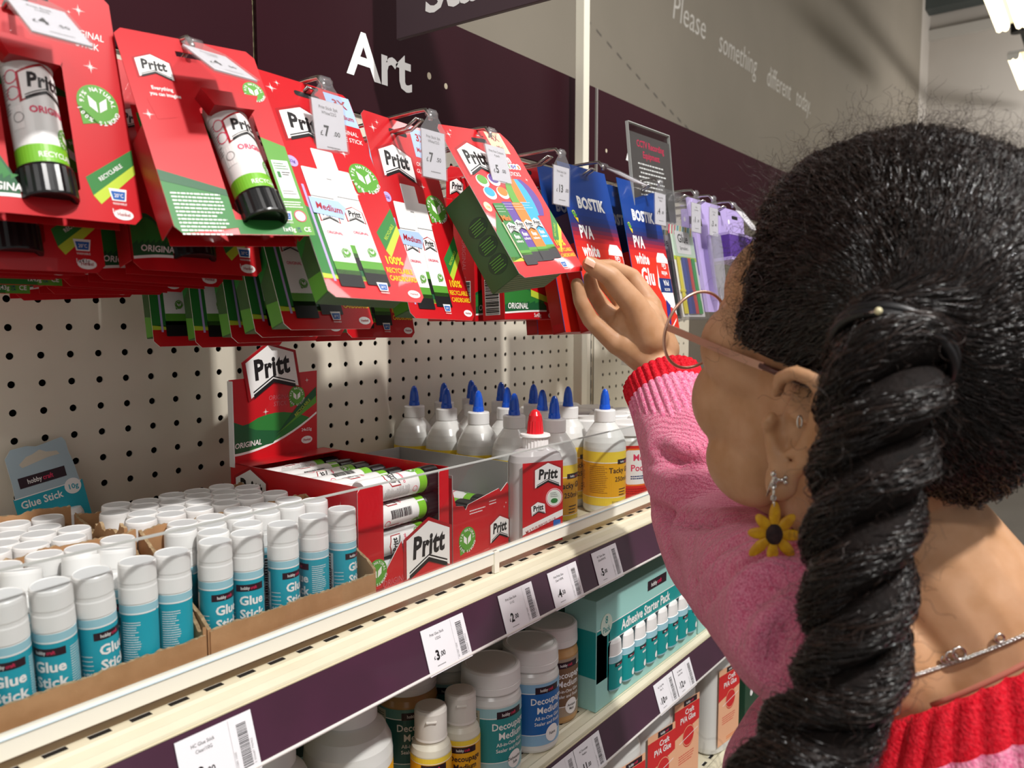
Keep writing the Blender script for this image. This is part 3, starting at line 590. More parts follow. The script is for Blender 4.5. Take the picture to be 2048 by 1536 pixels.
# ---- blue and red PVA packs
def pva():
    t = thing('white_glue_pack', '', 'glue pack'); B = -192; W = 54
    b = MB(); b.prism([(-W, 12), (W, 12), (W, B+2), (W-2, B), (-W+2, B), (-W, B+2)], -.6, 0, BLU, side=BLU); ik = Ink(b, flat(-.6))
    cols = ['16408f', '15398a', '17347c', '29306e', '4a2b5c', '73264a', '9c2238', 'bf2430', 'd72a28', 'e33322']
    ed = [12, -42, -52, -58, -63, -68, -73, -78, -84, -92, B]
    for i in range(10): ik.rect(-W+.3, ed[i+1], W-.3, ed[i], mat('gradient_ink_%d' % i, cols[i], .3, coat=.3), 1)
    ik.text('BOSTIK', 2, -42, 14.5, WHT, 2, 'c', .05, .86); ik.ring(-42, -50, 3.4, 1.4, LIM, 2, 10); ik.poly([(-48, -48), (-40, -57), (-36, -52)], GRL, 3); ik.poly([(-44, -54), (-36, -62), (-35, -56)], YEL, 3)
    ik.text('PVA', -38, -80, 16, WHT, 2, 'l', .035, .72); ik.text('white', -40, -102, 15, WHT, 2, 'l', .035, .76); ik.text('Glu', -32, -130, 23, WHT, 2, 'l', .035, .76)
    ik.poly([(20, -92), (26, -84), (44, -84), (53, -92), (53.4, -172), (44, -162), (30, -158), (12, -132), (14, -120)][::-1], WHT, 2)
    ik.rect(18, -124, 52, -98, mat('bottle_red_ink', 'dd3a2c', .3), 3); ik.rect(17, -140, 52.5, -120, NAV, 4); ik.text('PVA', 36, -122.5, 8, WHT, 5, 'c', .02, .8, 0, PI); ik.text('white', 36, -110, 7, WHT, 5, 'c', .02, .8, 0, PI); ik.text('Glu', 38, -99, 8, WHT, 5, 'c', .02, .8, 0, PI); ik.text('BOSTIK', 36, -134, 4, WHT, 5, 'c', .01, .9, 0, PI)
    ik.poly([(27, -150), (38, -158), (30, -186), (22, -182)][::-1], mat('indigo_ink', '2c2c84', .35), 3); ik.poly([(20, -184), (32, -188), (50, -176), (48, -180), (32, -191), (18, -189)], WHT, 3)
    b.build('printed_card', t)
    b = MB(); b.box(-48, 48, 0, 22, B+1, -50, mat('pack_red_side', 'b01c18', .35), bev=.8); b.box(-48.2, 48.2, .5, 22.2, -86, -49.5, mat('pack_navy_side', '101d3e', .35))
    Ink(b, lambda u, v, k: (-48.2-.1*k, u, v)).rect(1, B+3, 20, B+12, RED, 1)
    b.build('pack_tray', t)
    b = MB(); b.box(-10, 10, -1.2, -.6, -4, 3, POU); b.build('hang_window', t); return t
PV = pva(); G5 = 'blue and red white glue packs'
series(PV, False, 548, [(-250, 1630, -15, 0, 0, 0, 'blue and red white glue pack above the thumb, front of its hook'), (-222, 1629, -12, 0, 0, -2, 'blue and red white glue pack showing under the palm, second on its hook'), (-184, 1628, -5, 0, 0, 28, 'blue and red white glue pack in shade, third on its hook')], G5)
series(PV, True, 685, [(-250, 1630, -12, 0, 0, 0, 'blue and red white glue pack beside the clear bag of spreaders'), (-215, 1629, -8, 0, 0, 0, 'blue and red white glue pack behind the one beside the spreaders')], G5)
# ---- bag of glue spreaders
def spreaders(x, y, z, tilt, label):
    t = thing('spreader_bag', label, 'glue spreaders', group='bags of glue spreaders'); place(t, x, y, z, tilt)
    b = MB(); b.box(-42, 42, -7, -6.6, -178, 12, POU); b.box(-42, 42, 0, .4, -178, 12, POU); b.box(-42, 42, -7, .4, -178.5, -178, POU); b.build('clear_bag', t)
    b = MB(); b.box(-38, 38, -2, -1.5, -174, -38, WPL); ik = Ink(b, flat(-2)); ik.rect(-38, -84, 38, -38, mat('mint_pattern_ink', 'cfe6cf', .5), 1)
    for i in range(9): ik.poly([(-38+i*9, -38), (-34+i*9, -38), (-38+i*9-3, -52), (-38+i*9-6, -52)], PNK if i < 3 else (TEA if i % 2 else YEL), 2)
    ik.rect(-24, -80, 24, -46, WHT, 3, r=3); ik.text('Glue', 0, -63, 13, BLK, 4, 'c', .02); ik.text('Spreaders', 0, -74, 5.6, BLK, 4, 'c', 0, .9); ik.rect(-38, -90, 38, -84, LIM, 1)
    b.build('header_card', t)
    for i, (m, u) in enumerate((('f0e020', -28), ('2a3f9e', -12), ('1f2f86', -3), ('d0282c', 8), ('1ea048', 22))):
        q = MB(); mm = mat('spreader_plastic_%d' % i, m, .35); q.box(u-4.5, u+4.5, -4.6, -2.4, -168, -86, mm, bev=.8); q.box(u-7, u+7, -5, -2.2, -138, -134, mm, bev=.8); q.box(u-6, u+6, -4.4, -2.6, -170, -150, mm, bev=.6); q.build('spreader', t)
spreaders(800, -250, 1630, -11, 'clear bag of yellow, blue, red and green glue spreaders by the glasses'); spreaders(806, -218, 1629, -8, 'second bag of glue spreaders tucked behind the first')
# ---- lilac packs further along
def lilac(x, y, z, tilt, label, kind):
    t = thing('lilac_glue_pack', label, 'glue pack', group='lilac glue packs'); place(t, x, y, z, tilt)
    if kind == 'tube':
        b = MB(); b.box(-38, 38, -.5, 0, -165, 12, PPL); ik = Ink(b, flat(-.5)); ik.rect(-36, -30, 10, -18, DKP, 1); ik.text('glue', -13, -27, 7, PNK, 2); ik.poly([(-32, -165), (-20, -165), (-26, -50), (-36, -50)], PUR, 1); ik.disc(-27, -120, 6, PPL, 2, ry=12); b.build('printed_card', t)
        b = MB(); b.lathe([(3, 0), (4, 2), (7, 14), (14, 30), (17, 90), (16, 112), (2, 118)], CLR2, 20, Matrix.Translation(Vector((12, -16, -160))), sy=.6); b.build('blister_shell', t)
    else:
        b = MB(); b.box(-40, 40, -.5, 0, -40, 12, PPL); ik = Ink(b, flat(-.5)); ik.rect(-14, -4, 12, 2, BLK, 1, r=2.4); ik.disc(-28, -10, 4, WHT, 1); b.build('hanging_flap', t)
        b = MB(); b.box(-40, 40, -34, 0, -82, -40, PUR, bev=.8); b.box(-40.2, 40.2, -34.4, .2, -84, -79, PPL); b.box(-40.2, 40.2, -34.4, .2, -44, -40, PPL); b.build('carton', t)
CLR2 = clear_mat('clear_shell_plastic', 'e8e6f0', .12, .08, .18)
lilac(873, -252, 1630, -9, 'lilac card with a clear tube shell, beyond the spreaders', 'tube'); lilac(955, -250, 1630, -6, 'short lilac and purple carton hanging last before the forehead', 'box'); lilac(955, -205, 1630, -4, 'short purple carton behind the last lilac one', 'box'); lilac(1035, -248, 1630, -5, 'lilac carton of the next bay, mostly behind the forehead', 'box')
# ---- purple pens hanging low in the next bay
for i, (x, yy) in enumerate(((1010, -66), (1040, -60), (1078, -64), (1125, -58))):
    t = thing('purple_glue_pen', 'purple glue pen in a clear bag under the wrist, %s from the upright' % ('first', 'second', 'third', 'fourth')[i], 'glue pen', (x, yy, 1372), (0, math.radians((7, 2, -4, -6)[i]), 0), 'purple glue pens in clear bags')
    b = MB(); b.lathe([(7, 0), (7.4, 1), (7.4, 16), (9, 17), (9, 30), (8, 60), (4.5, 110), (2, 150), (0, 152)], PUR, 18, mats=[PPL]*3+[DKP]+[mat('deep_purple_plastic', '3a1f5c', .35)]*4); ik = Ink(b, cyl(9.1, -PI/2-.5)); ik.disc(0, 36, 5, WHT, 1, ry=9); b.build('pen_barrel', t)
    b = MB(); b.box(-20, 20, -12, -11.7, -4, 170, POU); b.box(-20, 20, 11, 11.3, -4, 170, POU); b.build('clear_bag', t)
# ================================================================ display hooks with ticket pockets
def hook(x, price, tilt, label, lines, y1=-276, z1=1634, tag_on=True, double=True):
    t = thing('display_hook', label, 'display hook', group='zinc display hooks')
    for nm, dz, ye in (('product_prong', 0, y1+14), ('ticket_arm', 20, y1)):
        b = MB(); z0 = 1627.8+dz*.6
        if dz: b.tube([(x, 3, z0), (x, -20, z0+1), (x, ye+18, z1+dz*.62), (x, ye+6, z1+dz*.6), (x, ye, z1+dz*.3), (x, ye, z1+2)], 1.9, WIR, 10)
        else: b.tube([(x-4, 3, z0), (x-4, -20, z0-1), (x-4, ye+14, z1-2), (x-4, ye, z1+5), (x+4, ye, z1+5), (x+4, ye+14, z1-2), (x+4, -20, z0-1), (x+4, 3, z0)], 1.6, WIR, 10)
        b.build(nm, t)
    b = MB(); b.box(x-9, x+9, -3, -.2, 1620, 1652, WIR, bev=.6); b.build('back_plate', t)
    M = Matrix.Translation(Vector((x, y1-1.5, z1+7))) @ Matrix.Rotation(math.radians(tilt), 4, 'X')
    b = MB(); b.prism([(-5, 4), (5, 4), (7, -3), (16, -14), (16, -58), (-16, -58), (-16, -14), (-7, -3)][::-1], -1.6, -1.2, TAGC, M); b.prism([(-16, -14), (16, -14), (16, -58), (-16, -58)][::-1], 1.0, 1.3, TAGC, M)
    b.tube([(-5.5, 0, 0), (5.5, 0, 0)], 3.2, TAGC, 10, M); p = b.build('ticket_pocket', t)
    b = MB(); b.box(-15.2, 15.2, -.6, .4, -57, -15, TAGP, M)
    if price:
        ik = Ink(b, flat(-.6), M=M); ik.text(lines[0], 0, -22, 2.6, GRY, 1, 'c', .01, .9); ik.text(lines[1], 0, -26, 2.6, GRY, 1, 'c', .01, .9)
        a, c = price.split('.'); ik.text('£', -9, -43, 4, BLK, 1, 'c', .01); ik.text(a, -6.5, -43, 8.5, BLK, 1, 'l', .03, .85); ik.text('.'+c, 2.5+4.6*(len(a)-1), -42, 4, BLK, 1, 'l', .01); ik.lines(-5, 8, -52, 1.2, 1, .9, GRY, 1)
    o = b.build('ticket_card', p)
hook(-79, '4.50', -52, 'display hook with a glossy ticket priced 4.50, nearest the camera', ('Pritt Stick', '1/43G'))
hook(22, '4.50', -58, 'display hook over the reversed pack, its ticket resting nearly level', ('Pritt Stick', '1/43G'))
hook(131, '7.00', -8, 'display hook with the ticket priced 7.00', ('Pritt Stick 3pk', 'White/22G'))
hook(251, '7.50', -3, 'display hook with the ticket priced 7.50', ('Pritt Stick 3pk', 'White/22G'))
hook(336, '5.00', -15, 'display hook with a ticket priced 5.00 over the coloured stick pack', ('Pritt Fun Colours', '4 pack'))
hook(459, '13.00', 0, 'display hook with the ticket priced 13', ('Pritt Stick 5pk', '43G'))
hook(573-22, '', -62, 'display hook with its pocket swung up on the first blue pack', ('', ''))
hook(719-22, '4.00', -2, 'display hook with a ticket on the second blue pack', ('Bostik PVA', '100ml'))
hook(812, '1.50', -2, 'display hook above the spreader bag', ('Glue', 'Spreaders'))
hook(876, '3.00', -2, 'display hook above the lilac tube card', ('HC Glue', '50ml'))
hook(957, '', -40, 'display hook above the short lilac carton', ('', ''))
# clear notice holder
t = thing('notice_holder', 'clear acrylic holder with a grey notice about CCTV recording', 'notice', (736, -252, 1596), (math.radians(-5), math.radians(-2), math.radians(2)))
b = MB(); b.box(-66, 66, -2.2, -1.4, 0, 128, ACR); b.box(-66, 66, 1.4, 2.2, 0, 128, ACR); b.box(-66.6, -66, -2.2, 2.2, 0, 128, EDG); b.box(66, 66.6, -2.2, 2.2, 0, 128, EDG); b.box(-66, 66, -2.2, 2.2, 127.5, 128.5, EDG); b.build('acrylic_sleeve', t)
b = MB(); b.box(-64, 64, -1, 1, 2, 116, mat('charcoal_notice_paper', '56504f', .5)); ik = Ink(b, flat(-1)); ik.text('CCTV Recording', 0, 98, 9.6, PNK, 1, 'c', .02, .95); ik.text('Equipment', 0, 84, 9.6, PNK, 1, 'c', .02, .95)
for i in range(11): ik.lines(-44+(i % 3)*3, 44-(i % 2)*6, 74-i*6, 3, 1, 2.2, WHT, 1, 30+i)
b.build('printed_notice', t)
# ================================================================ teal glue sticks in cardboard trays
SHZ = 1209
def teal_stick():
    t = thing('glue_stick', '', 'glue stick'); R = 11.6
    b = MB(); b.lathe([(R-1, 0), (R, .8), (R, 3.6), (R+.1, 3.7), (R+.1, 57), (R+.1, 57.2), (R+.1, 62.6), (R-.3, 62.8), (R-.6, 63.5)], WPL, 36, mats=[TEL, TEL, WHT, TEA, WHT, TEL, WHT, WPL])
    ik = Ink(b, cyl(R+.12), 2); ik.rect(-PI*R*.99, 56.6, PI*R*.99, 57.6, WHT, 1)
    hobby_logo(ik, 0, 51, 21, 1); ik.text('Glue', 1, 38.5, 6.8, WHT, 2, 'c', .03); ik.text('Stick', 1.5, 28.5, 6.8, WHT, 2, 'c', .03); ik.text('10g e', 1, 19, 3.4, WHT, 2, 'c', .02)
    ik.lines(13, 25, 51, 1.6, 20, .5, WHT, 1, 4); ik.text('CE', 23, 13, 4.6, WHT, 2, 'c', .01, 1.1); ik.lines(14, 24, 9, 1.6, 3, .5, WHT, 1, 7)
    ik.rect(-31, 14, -21, 54, WHT, 1); ik.bars(-30.4, 15, 6.6, 38, BLK, 2, seed=3, vert=False); ik.text('050687 796962', -22, 17, 2.2, BLK, 2, 'l', 0, 1.25, 0, PI/2)
    ik.text('UK', -16, 24, 3.4, WHT, 1, 'c', .02); ik.text('CA', -16, 19.6, 3.4, WHT, 1, 'c', .02); ik.lines(-20, -12, 38, 3, 5, .5, WHT, 1, 8)
    b.build('stick_body', t)
    b = MB(); b.lathe([(R, 63), (R+.3, 63.6), (R+.1, 73), (R-.2, 74), (R-.2, 76), (R+.05, 77), (R-.05, 86.8), (R-.35, 88.6), (R-.9, 89.3), (R-1.3, 88.9), (0, 88.7)], WCP, 36, mats=[WCP]*9+[mat('cap_top_grey', 'd2d3d4', .4)]); b.build('stick_cap', t)
    return t
WCP = mat('translucent_white_cap', 'eceae8', .3, spec=.6)
TS = teal_stick(); first = [True]
def stick(x, y, rot=0, lean=(0, 0), z=0, label='', group=None):
    o = TS if first[0] else dup(TS, (0, 0, 0)); first[0] = False
    o.rotation_mode = 'YXZ'; o.location = Vector((x, y, SHZ+2.2+z+12*math.sin(math.radians(max(abs(lean[0]), abs(lean[1]))))))*.001; 
    M = Matrix.Rotation(math.radians(lean[0]), 4, 'X') @ Matrix.Rotation(math.radians(lean[1]), 4, 'Y') @ Matrix.Rotation(math.radians(rot), 4, 'Z')
    o.rotation_euler = M.to_euler('YXZ'); o['label'] = label
    o['group'] = group or 'teal glue sticks standing loose at the front of the trays'
def tray(name_lab, x0, x1, y0, y1, hf, hb, seed, torn=(), cut=False):
    """open corrugated tray; hf front lip height, hb back and side height"""
    t = thing('cardboard_tray', name_lab, 'cardboard tray', (0, 0, SHZ), group='corrugated trays of glue sticks'); rg = random.Random(seed); T = 2.6
    b = MB(); b.box(x0, x1, y0, y1, .3, 2, KRB); b.build('tray_base', t)
    def wall(nm, p, q, ha, hb_, rough):
        b = MB(); p, q = Vector(p), Vector(q); d = (q-p); n = max(8, int(d.length/2.2)); nn = Vector((-d.y, d.x)).normalized()*T/2; top = []
        for i in range(n+1):
            f = i/n; h = ha+(hb_-ha)*f
            if rough: h += rg.uniform(-1, 1)*rough*.8+rough*1.3*math.sin(f*23+seed)*math.sin(f*7+1)
            top.append((p+d*f, h))
        vs = []
        for c, h in top: vs += [(c.x-nn.x, c.y-nn.y, .2), (c.x-nn.x, c.y-nn.y, h), (c.x+nn.x, c.y+nn.y, h+(rg.uniform(-.6, .6) if rough else 0)), (c.x+nn.x, c.y+nn.y, .2)]
        for i in range(n):
            a = i*4; e = a+4; b.add(vs[a:a+8], [(0, 4, 5, 1), (2, 6, 7, 3)], KRB); b.add(vs[a:a+8], [(1, 5, 6, 2)], FRB if rough else KRB)
        b.add(vs[:4], [(0, 1, 2, 3)], KRB); b.add(vs[-4:], [(3, 2, 1, 0)], KRB); b.build(nm, t)
    wall('tray_front', (x0, y0), (x1, y0), hf, hf, .5); wall('tray_back', (x0, y1), (x1, y1), hb, hb, 1.0)
    wall('tray_side', (x0, y0), (x0, y1), hf*1.05, hb, 1.6 if torn else .6); wall('tray_side', (x1, y0), (x1, y1), hf*1.15, hb*(.8 if torn else 1), 3 if torn else .6)
    return t
tray('corrugated tray in front, nearest the camera, its side torn at the corner', -148, 8.5, -289, -197, 32, 90, 3, (1,))
tray('corrugated tray in front beside the red display box, full of capped sticks', 12, 164, -289, -197, 34, 89, 5)
tray('rear corrugated tray behind the nearest one, its corner ripped', -168, 3, -194, -100, 80, 96, 7, (1,))
tray('rear corrugated tray along the pegboard, behind the front right one', 7, 162, -194, -100, 60, 87, 9)
rg = random.Random(11)
FR = [(-127, -273, 20, (4, -3), 'teal glue stick cut by the bottom left corner of the picture'),
 (-102, -271, 8, (5, -4), 'teal glue stick with craft visible, at the left edge of the picture'), (-77, -272, -12, (5, -4), 'teal glue stick with hobbycraft Glue Stick label facing out, second from the left edge'),
 (-52, -272, 52, (3, -4), 'teal glue stick turned to show small print, third from the left edge'), (-28.5, -274, -110, (0, 0), 'teal glue stick with a barcode and UKCA mark, front tray'),
 (-4.5, -274, -96, (0, 0), 'teal glue stick with a full barcode by the torn tray corner'),
 (27, -273, 40, (1, 0), 'teal glue stick just inside the second front tray corner'), (53, -273, 12, (0, 0), 'teal glue stick with Gl Stick label beside a barcode strip'),
 (69, -251, 40, (0, 0), 'teal glue stick standing just behind the gap, second front tray'), (85, -273, 46, (0, 0), 'teal glue stick with CE mark in the middle of the second front tray'),
 (114, -273, -75, (0, 0), 'teal glue stick turned to its barcode, second from the red display box'), (144, -272, 58, (0, 0), 'teal glue stick at the end of the tray next to the red display box')]
for i, (x, y, r, ln, lb) in enumerate(FR):
    if ln == 'flip':
        stick(x, y, 0, (0, 0), 0, lb); o = [q for q in C.objects if q.get('label') == lb][0]; o.rotation_euler = (Matrix.Rotation(PI, 4, 'X') @ Matrix.Rotation(math.radians(r), 4, 'Z')).to_euler('YXZ'); o.location.z = (SHZ+2.4+89.7)*.001
    else: stick(x, y, r-35, ln, 0, lb)
for x, y, ln, lb in ((-92, -252, (-10, 6), 'glue stick toppled back among those behind the front left row'), (-58, -254, (-14, 8), 'glue stick leaning sideways with its round cap showing, front left tray'), (-36, -250, (-8, 7), 'glue stick leaning right so its cap faces the shopper, front left tray'),
    (40, -251, (0, 0), 'glue stick half hidden behind the first pair, second front tray')): stick(x, y, rg.uniform(0, 360), ln, 0, lb)
def packrow(x0, x1, ys, lab, grp, dx0=0):
    for j, y in enumerate(ys):
        x = x0+12.6+(12.2 if j % 2 else 0)+dx0
        while x < x1-12:
            stick(x+rg.uniform(-.5, .5), y+rg.uniform(-.5, .5), rg.uniform(0, 360), (0, 0), rg.uniform(-.6, 1.4), lab, grp); x += 24.4
packrow(-147, 6, (-214,), 'white capped glue stick packed upright at the back of the front left tray', 'packed sticks, front left tray')
packrow(14, 162, (-230, -210), 'white capped glue stick packed upright inside the front right tray', 'packed sticks, front right tray', 0)
packrow(-166, 1, (-180, -159, -138, -114), 'white capped glue stick packed in the rear left tray, only its cap showing', 'packed sticks, rear left tray')
packrow(9, 160, (-180, -159, -138, -114), 'white capped glue stick packed in the rear right tray, only its cap showing', 'packed sticks, rear right tray')
# rear left: a flattened tray piece and the lone blister card
t = thing('cardboard_carton', 'plain brown carton behind the left trays, the blister card resting on it', 'carton', (-62, -48, SHZ), (0, 0, math.radians(-6)))
b = MB(); b.box(-92, 66, -42, 42, .3, 76, KRB, bev=.8); b.build('carton_body', t); b = MB(); b.box(-60, 10, -40, 10, 76.1, 76.8, mat('white_tray_liner', 'd8d4cc', .6)); b.build('carton_flap', t)
t = thing('blister_card', 'pale blue and teal blister card for one ten gram glue stick, leaning on the pegboard', 'glue stick pack', (20, -20, 1350)); place(t, 12, -12, 1346, -7, 0, -9); t.scale = (.86, .86, .86)
b = MB(); b.prism([(-31, -8), (-24, 0), (-9, 0), (0, -3), (26, 0), (29, -5), (29, -16), (31, -30), (37, -120), (-36, -120), (-31, -36)][::-1], -.6, 0, mat('pale_blue_card', 'a7bcc6', .45), side=WPL)
ik = Ink(b, flat(-.6)); ik.poly([(-20, -17), (-12, -11), (-6, -10), (2, -7), (8, -11), (18, -13), (20, -17), (8, -17), (-18, -21)][::-1], mat('hang_slot_cream', 'cbc3b2', .5), 1)
ik.rect(-34, -119, 35, -50, TEA, 1); ik.rect(-33, -51, 33, -50, WHT, 2); hobby_logo(ik, -2, -36, 46, 2); ik.text('Glue Stick', -8, -62, 8, WHT, 3, 'c', .02, .9); ik.disc(24, -54, 8.5, WHT, 3); ik.text('10g', 24, -57, 5.6, TEA, 4, 'c', .02)
b.build('printed_card', t); b = MB(); b.lathe([(12.4, -80), (12.6, -74), (12.4, -14), (11, -9), (0, -8)], WCP, 32, Matrix.Translation(Vector((10, -13, -66)))); b.build('stick_cap', t)
# ================================================================ red counter display box
def small_stick(R=11.8, L=96):
    t = thing('boxed_glue_stick', '', 'glue stick')
    b = MB(); b.lathe([(R, 20), (R, L-14), (R+.3, L-13.6), (R+.3, L-2), (R-1, L), (0, L)], WPL, 30); ik = Ink(b, cyl(R+.05), 2); ik.rect(-PI*R*.98, 20, PI*R*.98, 30, mat('bright_green_band', '76b82a', .4), 1)
    for a in (-26, 10): pritt_logo(ik, a, 62, 17, 1, PI/2 if False else 0); ik.text('ORIGINAL', a, 48, 2.6, PNK, 1, 'c', .03); leaf_badge(ik, a+6, 32, 5, 2)
    ik.lines(-12, 0, 74, 1.6, 20, .5, GRY, 1, 2); ik.ring(-6, 36, 3, .5, PNK, 1); ik.ring(22, 70, 3.4, .6, PNK, 1); ik.bars(26, 40, 8, 26, BLK, 1, vert=False); b.build('stick_tube', t)
    b = MB(); b.lathe([(0, 1), (R-2, 1), (R, 0), (R+.9, .6), (R+.9, 18), (R, 20), (R-1, 20)], BPL, 40, flute=(.6, 18, .4)); b.build('stick_knob', t); return t
def display(x0, w_, yf, yb, h, lab, header, stickn):
    t = thing('display_box', lab, 'display box', (x0, yf, SHZ), (0, 0, math.radians(.5))); D = yb-yf
    b = MB(); b.box(0, w_, 0, D, .3, 1.2, RED); b.build('box_base', t)
    sk = mat('grey_inner_card', '9a9894', .6)
    for x, nm in ((0, 'box_side'), (w_-.9, 'box_side')):
        b = MB(); b.box(x, x+.9, .5, D, 1, h, RED if header else sk); 
        if x == 0:
            b.add([(-.2, 1, 1), (-.2, D, 1), (-.2, D, h), (-.2, 1, h-3)], [(0, 3, 2, 1)], RED); ik = Ink(b, lambda u, v, k: (-.25-.13*k, D-u, v))
            pritt_logo(ik, 34, h-24, 50, 1); ik.text('ORIGINAL', 62, h-34, 5, WHT, 1, 'c', .0); ik.poly([(D-30, 12), (D-4, 40), (D-4, 8)], GRD, 1); ik.text('STICK', 62, h-42, 5, WHT, 1, 'c', 0); sparkle(ik, D-22, h-20, 5); sparkle(ik, D-16, h-34, 3); pritt_logo(ik, D-14, 14, 12, 1)
        b.build(nm, t)
    b = MB(); b.box(0, w_, D-1, D, 1, h, RED if header else sk); b.build('box_back', t)
    # front panel with a cut-out window or torn flap
    b = MB()
    if header:
        b.prism([(0, .5), (w_, .5), (w_, 24), (w_-3, 34), (w_-22, 36), (w_-36, 30), (40, 8), (30, 6), (0, 6)][::-1], 0, .9, RED)
        b.prism([(0, .5), (30, .5), (30, 48), (30, h-4), (26, h-1), (4, h-1), (0, h-5)][::-1], 0, .9, RED, side=WHT); b.prism([(w_-14, 20), (w_, 20), (w_, h-1), (w_-12, h-1), (w_-14, h-4)][::-1], 0, .9, RED, side=WHT)
        b.prism([(30, .5), (60, .5), (52, 44), (30, 18)][::-1], -.25, .6, RED, side=WHT)
        ik = Ink(b, flat(-.3)); pritt_logo(ik, 88, 30, 60, 2, .0); leaf_badge(ik, 21, 22, 12, 2); ik.text('ORIGINAL', 44, 6, 6, mat('faded_pink_ink', 'c8646c', .5), 2, 'c', 0, .9, .15)
    else:
        b.prism([(0, .5), (w_, .5), (w_, 66), (w_-2, 70), (w_-14, 62), (w_-17, 66), (24, 58), (20, 53), (16, 58), (5, 60), (0, 76)][::-1], 0, .9, RED, side=WHT)
        ik = Ink(b, flat(-.05)); leaf_badge(ik, 22, 22, 13, 1); pritt_logo(ik, w_-16, 22, 32, 1); ik.lines(26, 52, 50, 3, 2, 1, WHT, 1, 3); ik.lines(58, 70, 54, 3, 2, 1, WHT, 1, 4); sparkle(ik, w_-8, 44, 2); sparkle(ik, w_-5, 48, 2)
        for i in range(10): a = -PI/2+PI/2*i/9; c_ = a+PI/18; ik.poly([(w_-24+10*math.cos(a), 34+10*math.sin(a)), (w_-24+10*math.cos(c_), 34+10*math.sin(c_)), (w_-24+10.4*math.cos(c_), 34+10.4*math.sin(c_)), (w_-24+10.4*math.cos(a), 34+10.4*math.sin(a))], REDD, 1)
    b.build('box_front', t)
    if header:
        b = MB(); b.prism([(0, h), (w_, h), (w_, h-1), (0, h-1)][::-1], D-30, D, RED); z0 = h; H = 84
        b.prism([(0, z0), (w_-10, z0), (w_-8, z0+H+4), (0, z0+H)][::-1], D-1.2, D-.2, RED, side=WHT); ik = Ink(b, flat(D-1.2)); b.box(-1.2, -.1, D-8, D, z0-4, z0+H-1, WHT)
        n = 10; X = w_-10
        for i in range(n):
            u0, u1 = X*i/n, X*(i+1)/n; lo = lambda u: z0+8+(u/X)**2*34; up = lambda u: z0+30+16*math.sin(u/X*3.0)*(1 if u > 25 else .4)+(4 if u <= 25 else 0)
            ik.poly([(u0, lo(u0)-2.4), (u1, lo(u1)-2.4), (u1, lo(u1)), (u0, lo(u0))], WHT, 1)
            if up(u0) > lo(u0) and up(u1) > lo(u1): ik.poly([(u0, lo(u0)), (u1, lo(u1)), (u1, up(u1)), (u0, up(u0))], GRN if i > 1 else GRD, 1)
        ik.poly([(1, z0+9), (50, z0+14), (62, z0+26), (30, z0+30), (1, z0+42)], GRD, 2); ik.poly([(X-54, z0+22), (X, z0+60), (X, z0+70), (X-24, z0+52)], GRD, 3); ik.poly([(X-54, z0+22), (X, z0+52), (X, z0+60), (X-30, z0+38)], GRL, 3)
        ik.text('ORIGINAL', 20, z0+14, 5.6, WHT, 4, 'c', .02, .9, .15, .04); ik.text('RECYCLABLE', X-18, z0+47, 3.6, LIM, 4, 'c', .01, .9, 0, .68); ik.text('24x22g', X-14, z0+22, 3.4, WHT, 2, 'c', .01); henkel(ik, X-14, z0+12, 15)
        ik.text('ORIGINAL', 60, z0+60, 5, mat('faded_pink_ink', 'c8646c', .5), 2, 'c', 0, .9, .15); ik.text('STICK', 60, z0+53, 5, mat('faded_pink_ink', 'c8646c', .5), 2, 'c', 0, .9, .15); leaf_badge(ik, X-26, z0+62, 10.5, 2); sparkle(ik, X-12, z0+78, 3); sparkle(ik, 42, z0+48, 4)
        b.build('header_panel', t)
        b = MB(); q = 60; o = [(-.5, .2), (-.04, .42), (.42, .34), (.5, -.12), (.1, -.2), (-.34, -.5)]
        c_, s_ = math.cos(.16), math.sin(.16); P = [(50+(x*c_-y*s_)*q*1.12, z0+93+(x*s_+y*c_)*q*1.12) for x, y in [(-.5, .2), (0, .42), (.5, .2), (.5, -.42), (0, -.2), (-.5, -.42)]]
        b.prism([P[0], P[5], P[4], P[1]][::-1] if False else [P[0], P[1], P[4], P[5]], D-2.6, D-1.3, REDD); b.prism([P[1], P[2], P[3], P[4]], D-2.6, D-1.3, REDD)
        pritt_logo(Ink(b, flat(D-2.6)), 50, z0+93, q, 1, .16, False); b.build('badge_topper', t)
    return t
display(170, 118, -262, -72, 103, 'red display box with white and green glue sticks lying inside and a printed header', True, 6)
display(297, 92, -258, -90, 92, 'nearly empty red display box with a torn front flap, beside the clear glue bottle', False, 0)
SS = small_stick(); k = 0
for zi, z in enumerate((14, 40, 66, 92)):
    for j in range(7):
        y = -246+j*25.0
        if zi < 3 and j > 1: continue
        lab = ('glue stick on top in the red display box, %s from the front' % ('first', 'second', 'third', 'fourth', 'fifth', 'sixth', 'seventh')[j]) if zi == 3 else 'glue stick in the red display box, %s layer, %s row' % (('bottom', 'second', 'third')[zi], ('front', 'second')[j])
        o = SS if k == 0 else dup(SS, (0, 0, 0)); o['label'] = lab; o['group'] = 'glue sticks lying in the red display box'; k += 1
        o.rotation_mode = 'XYZ'; o.location = Vector((281, y+(0 if zi % 2 else 1), SHZ+z-(8 if zi == 3 and j > 0 else 0)))*.001
        M = Matrix.Rotation(-PI/2, 4, 'Y') @ Matrix.Rotation(rg.uniform(0, 360)*PI/180 if (j or zi == 2) else (.2 if zi == 3 else 2.2), 4, 'Z'); o.rotation_euler = M.to_euler()
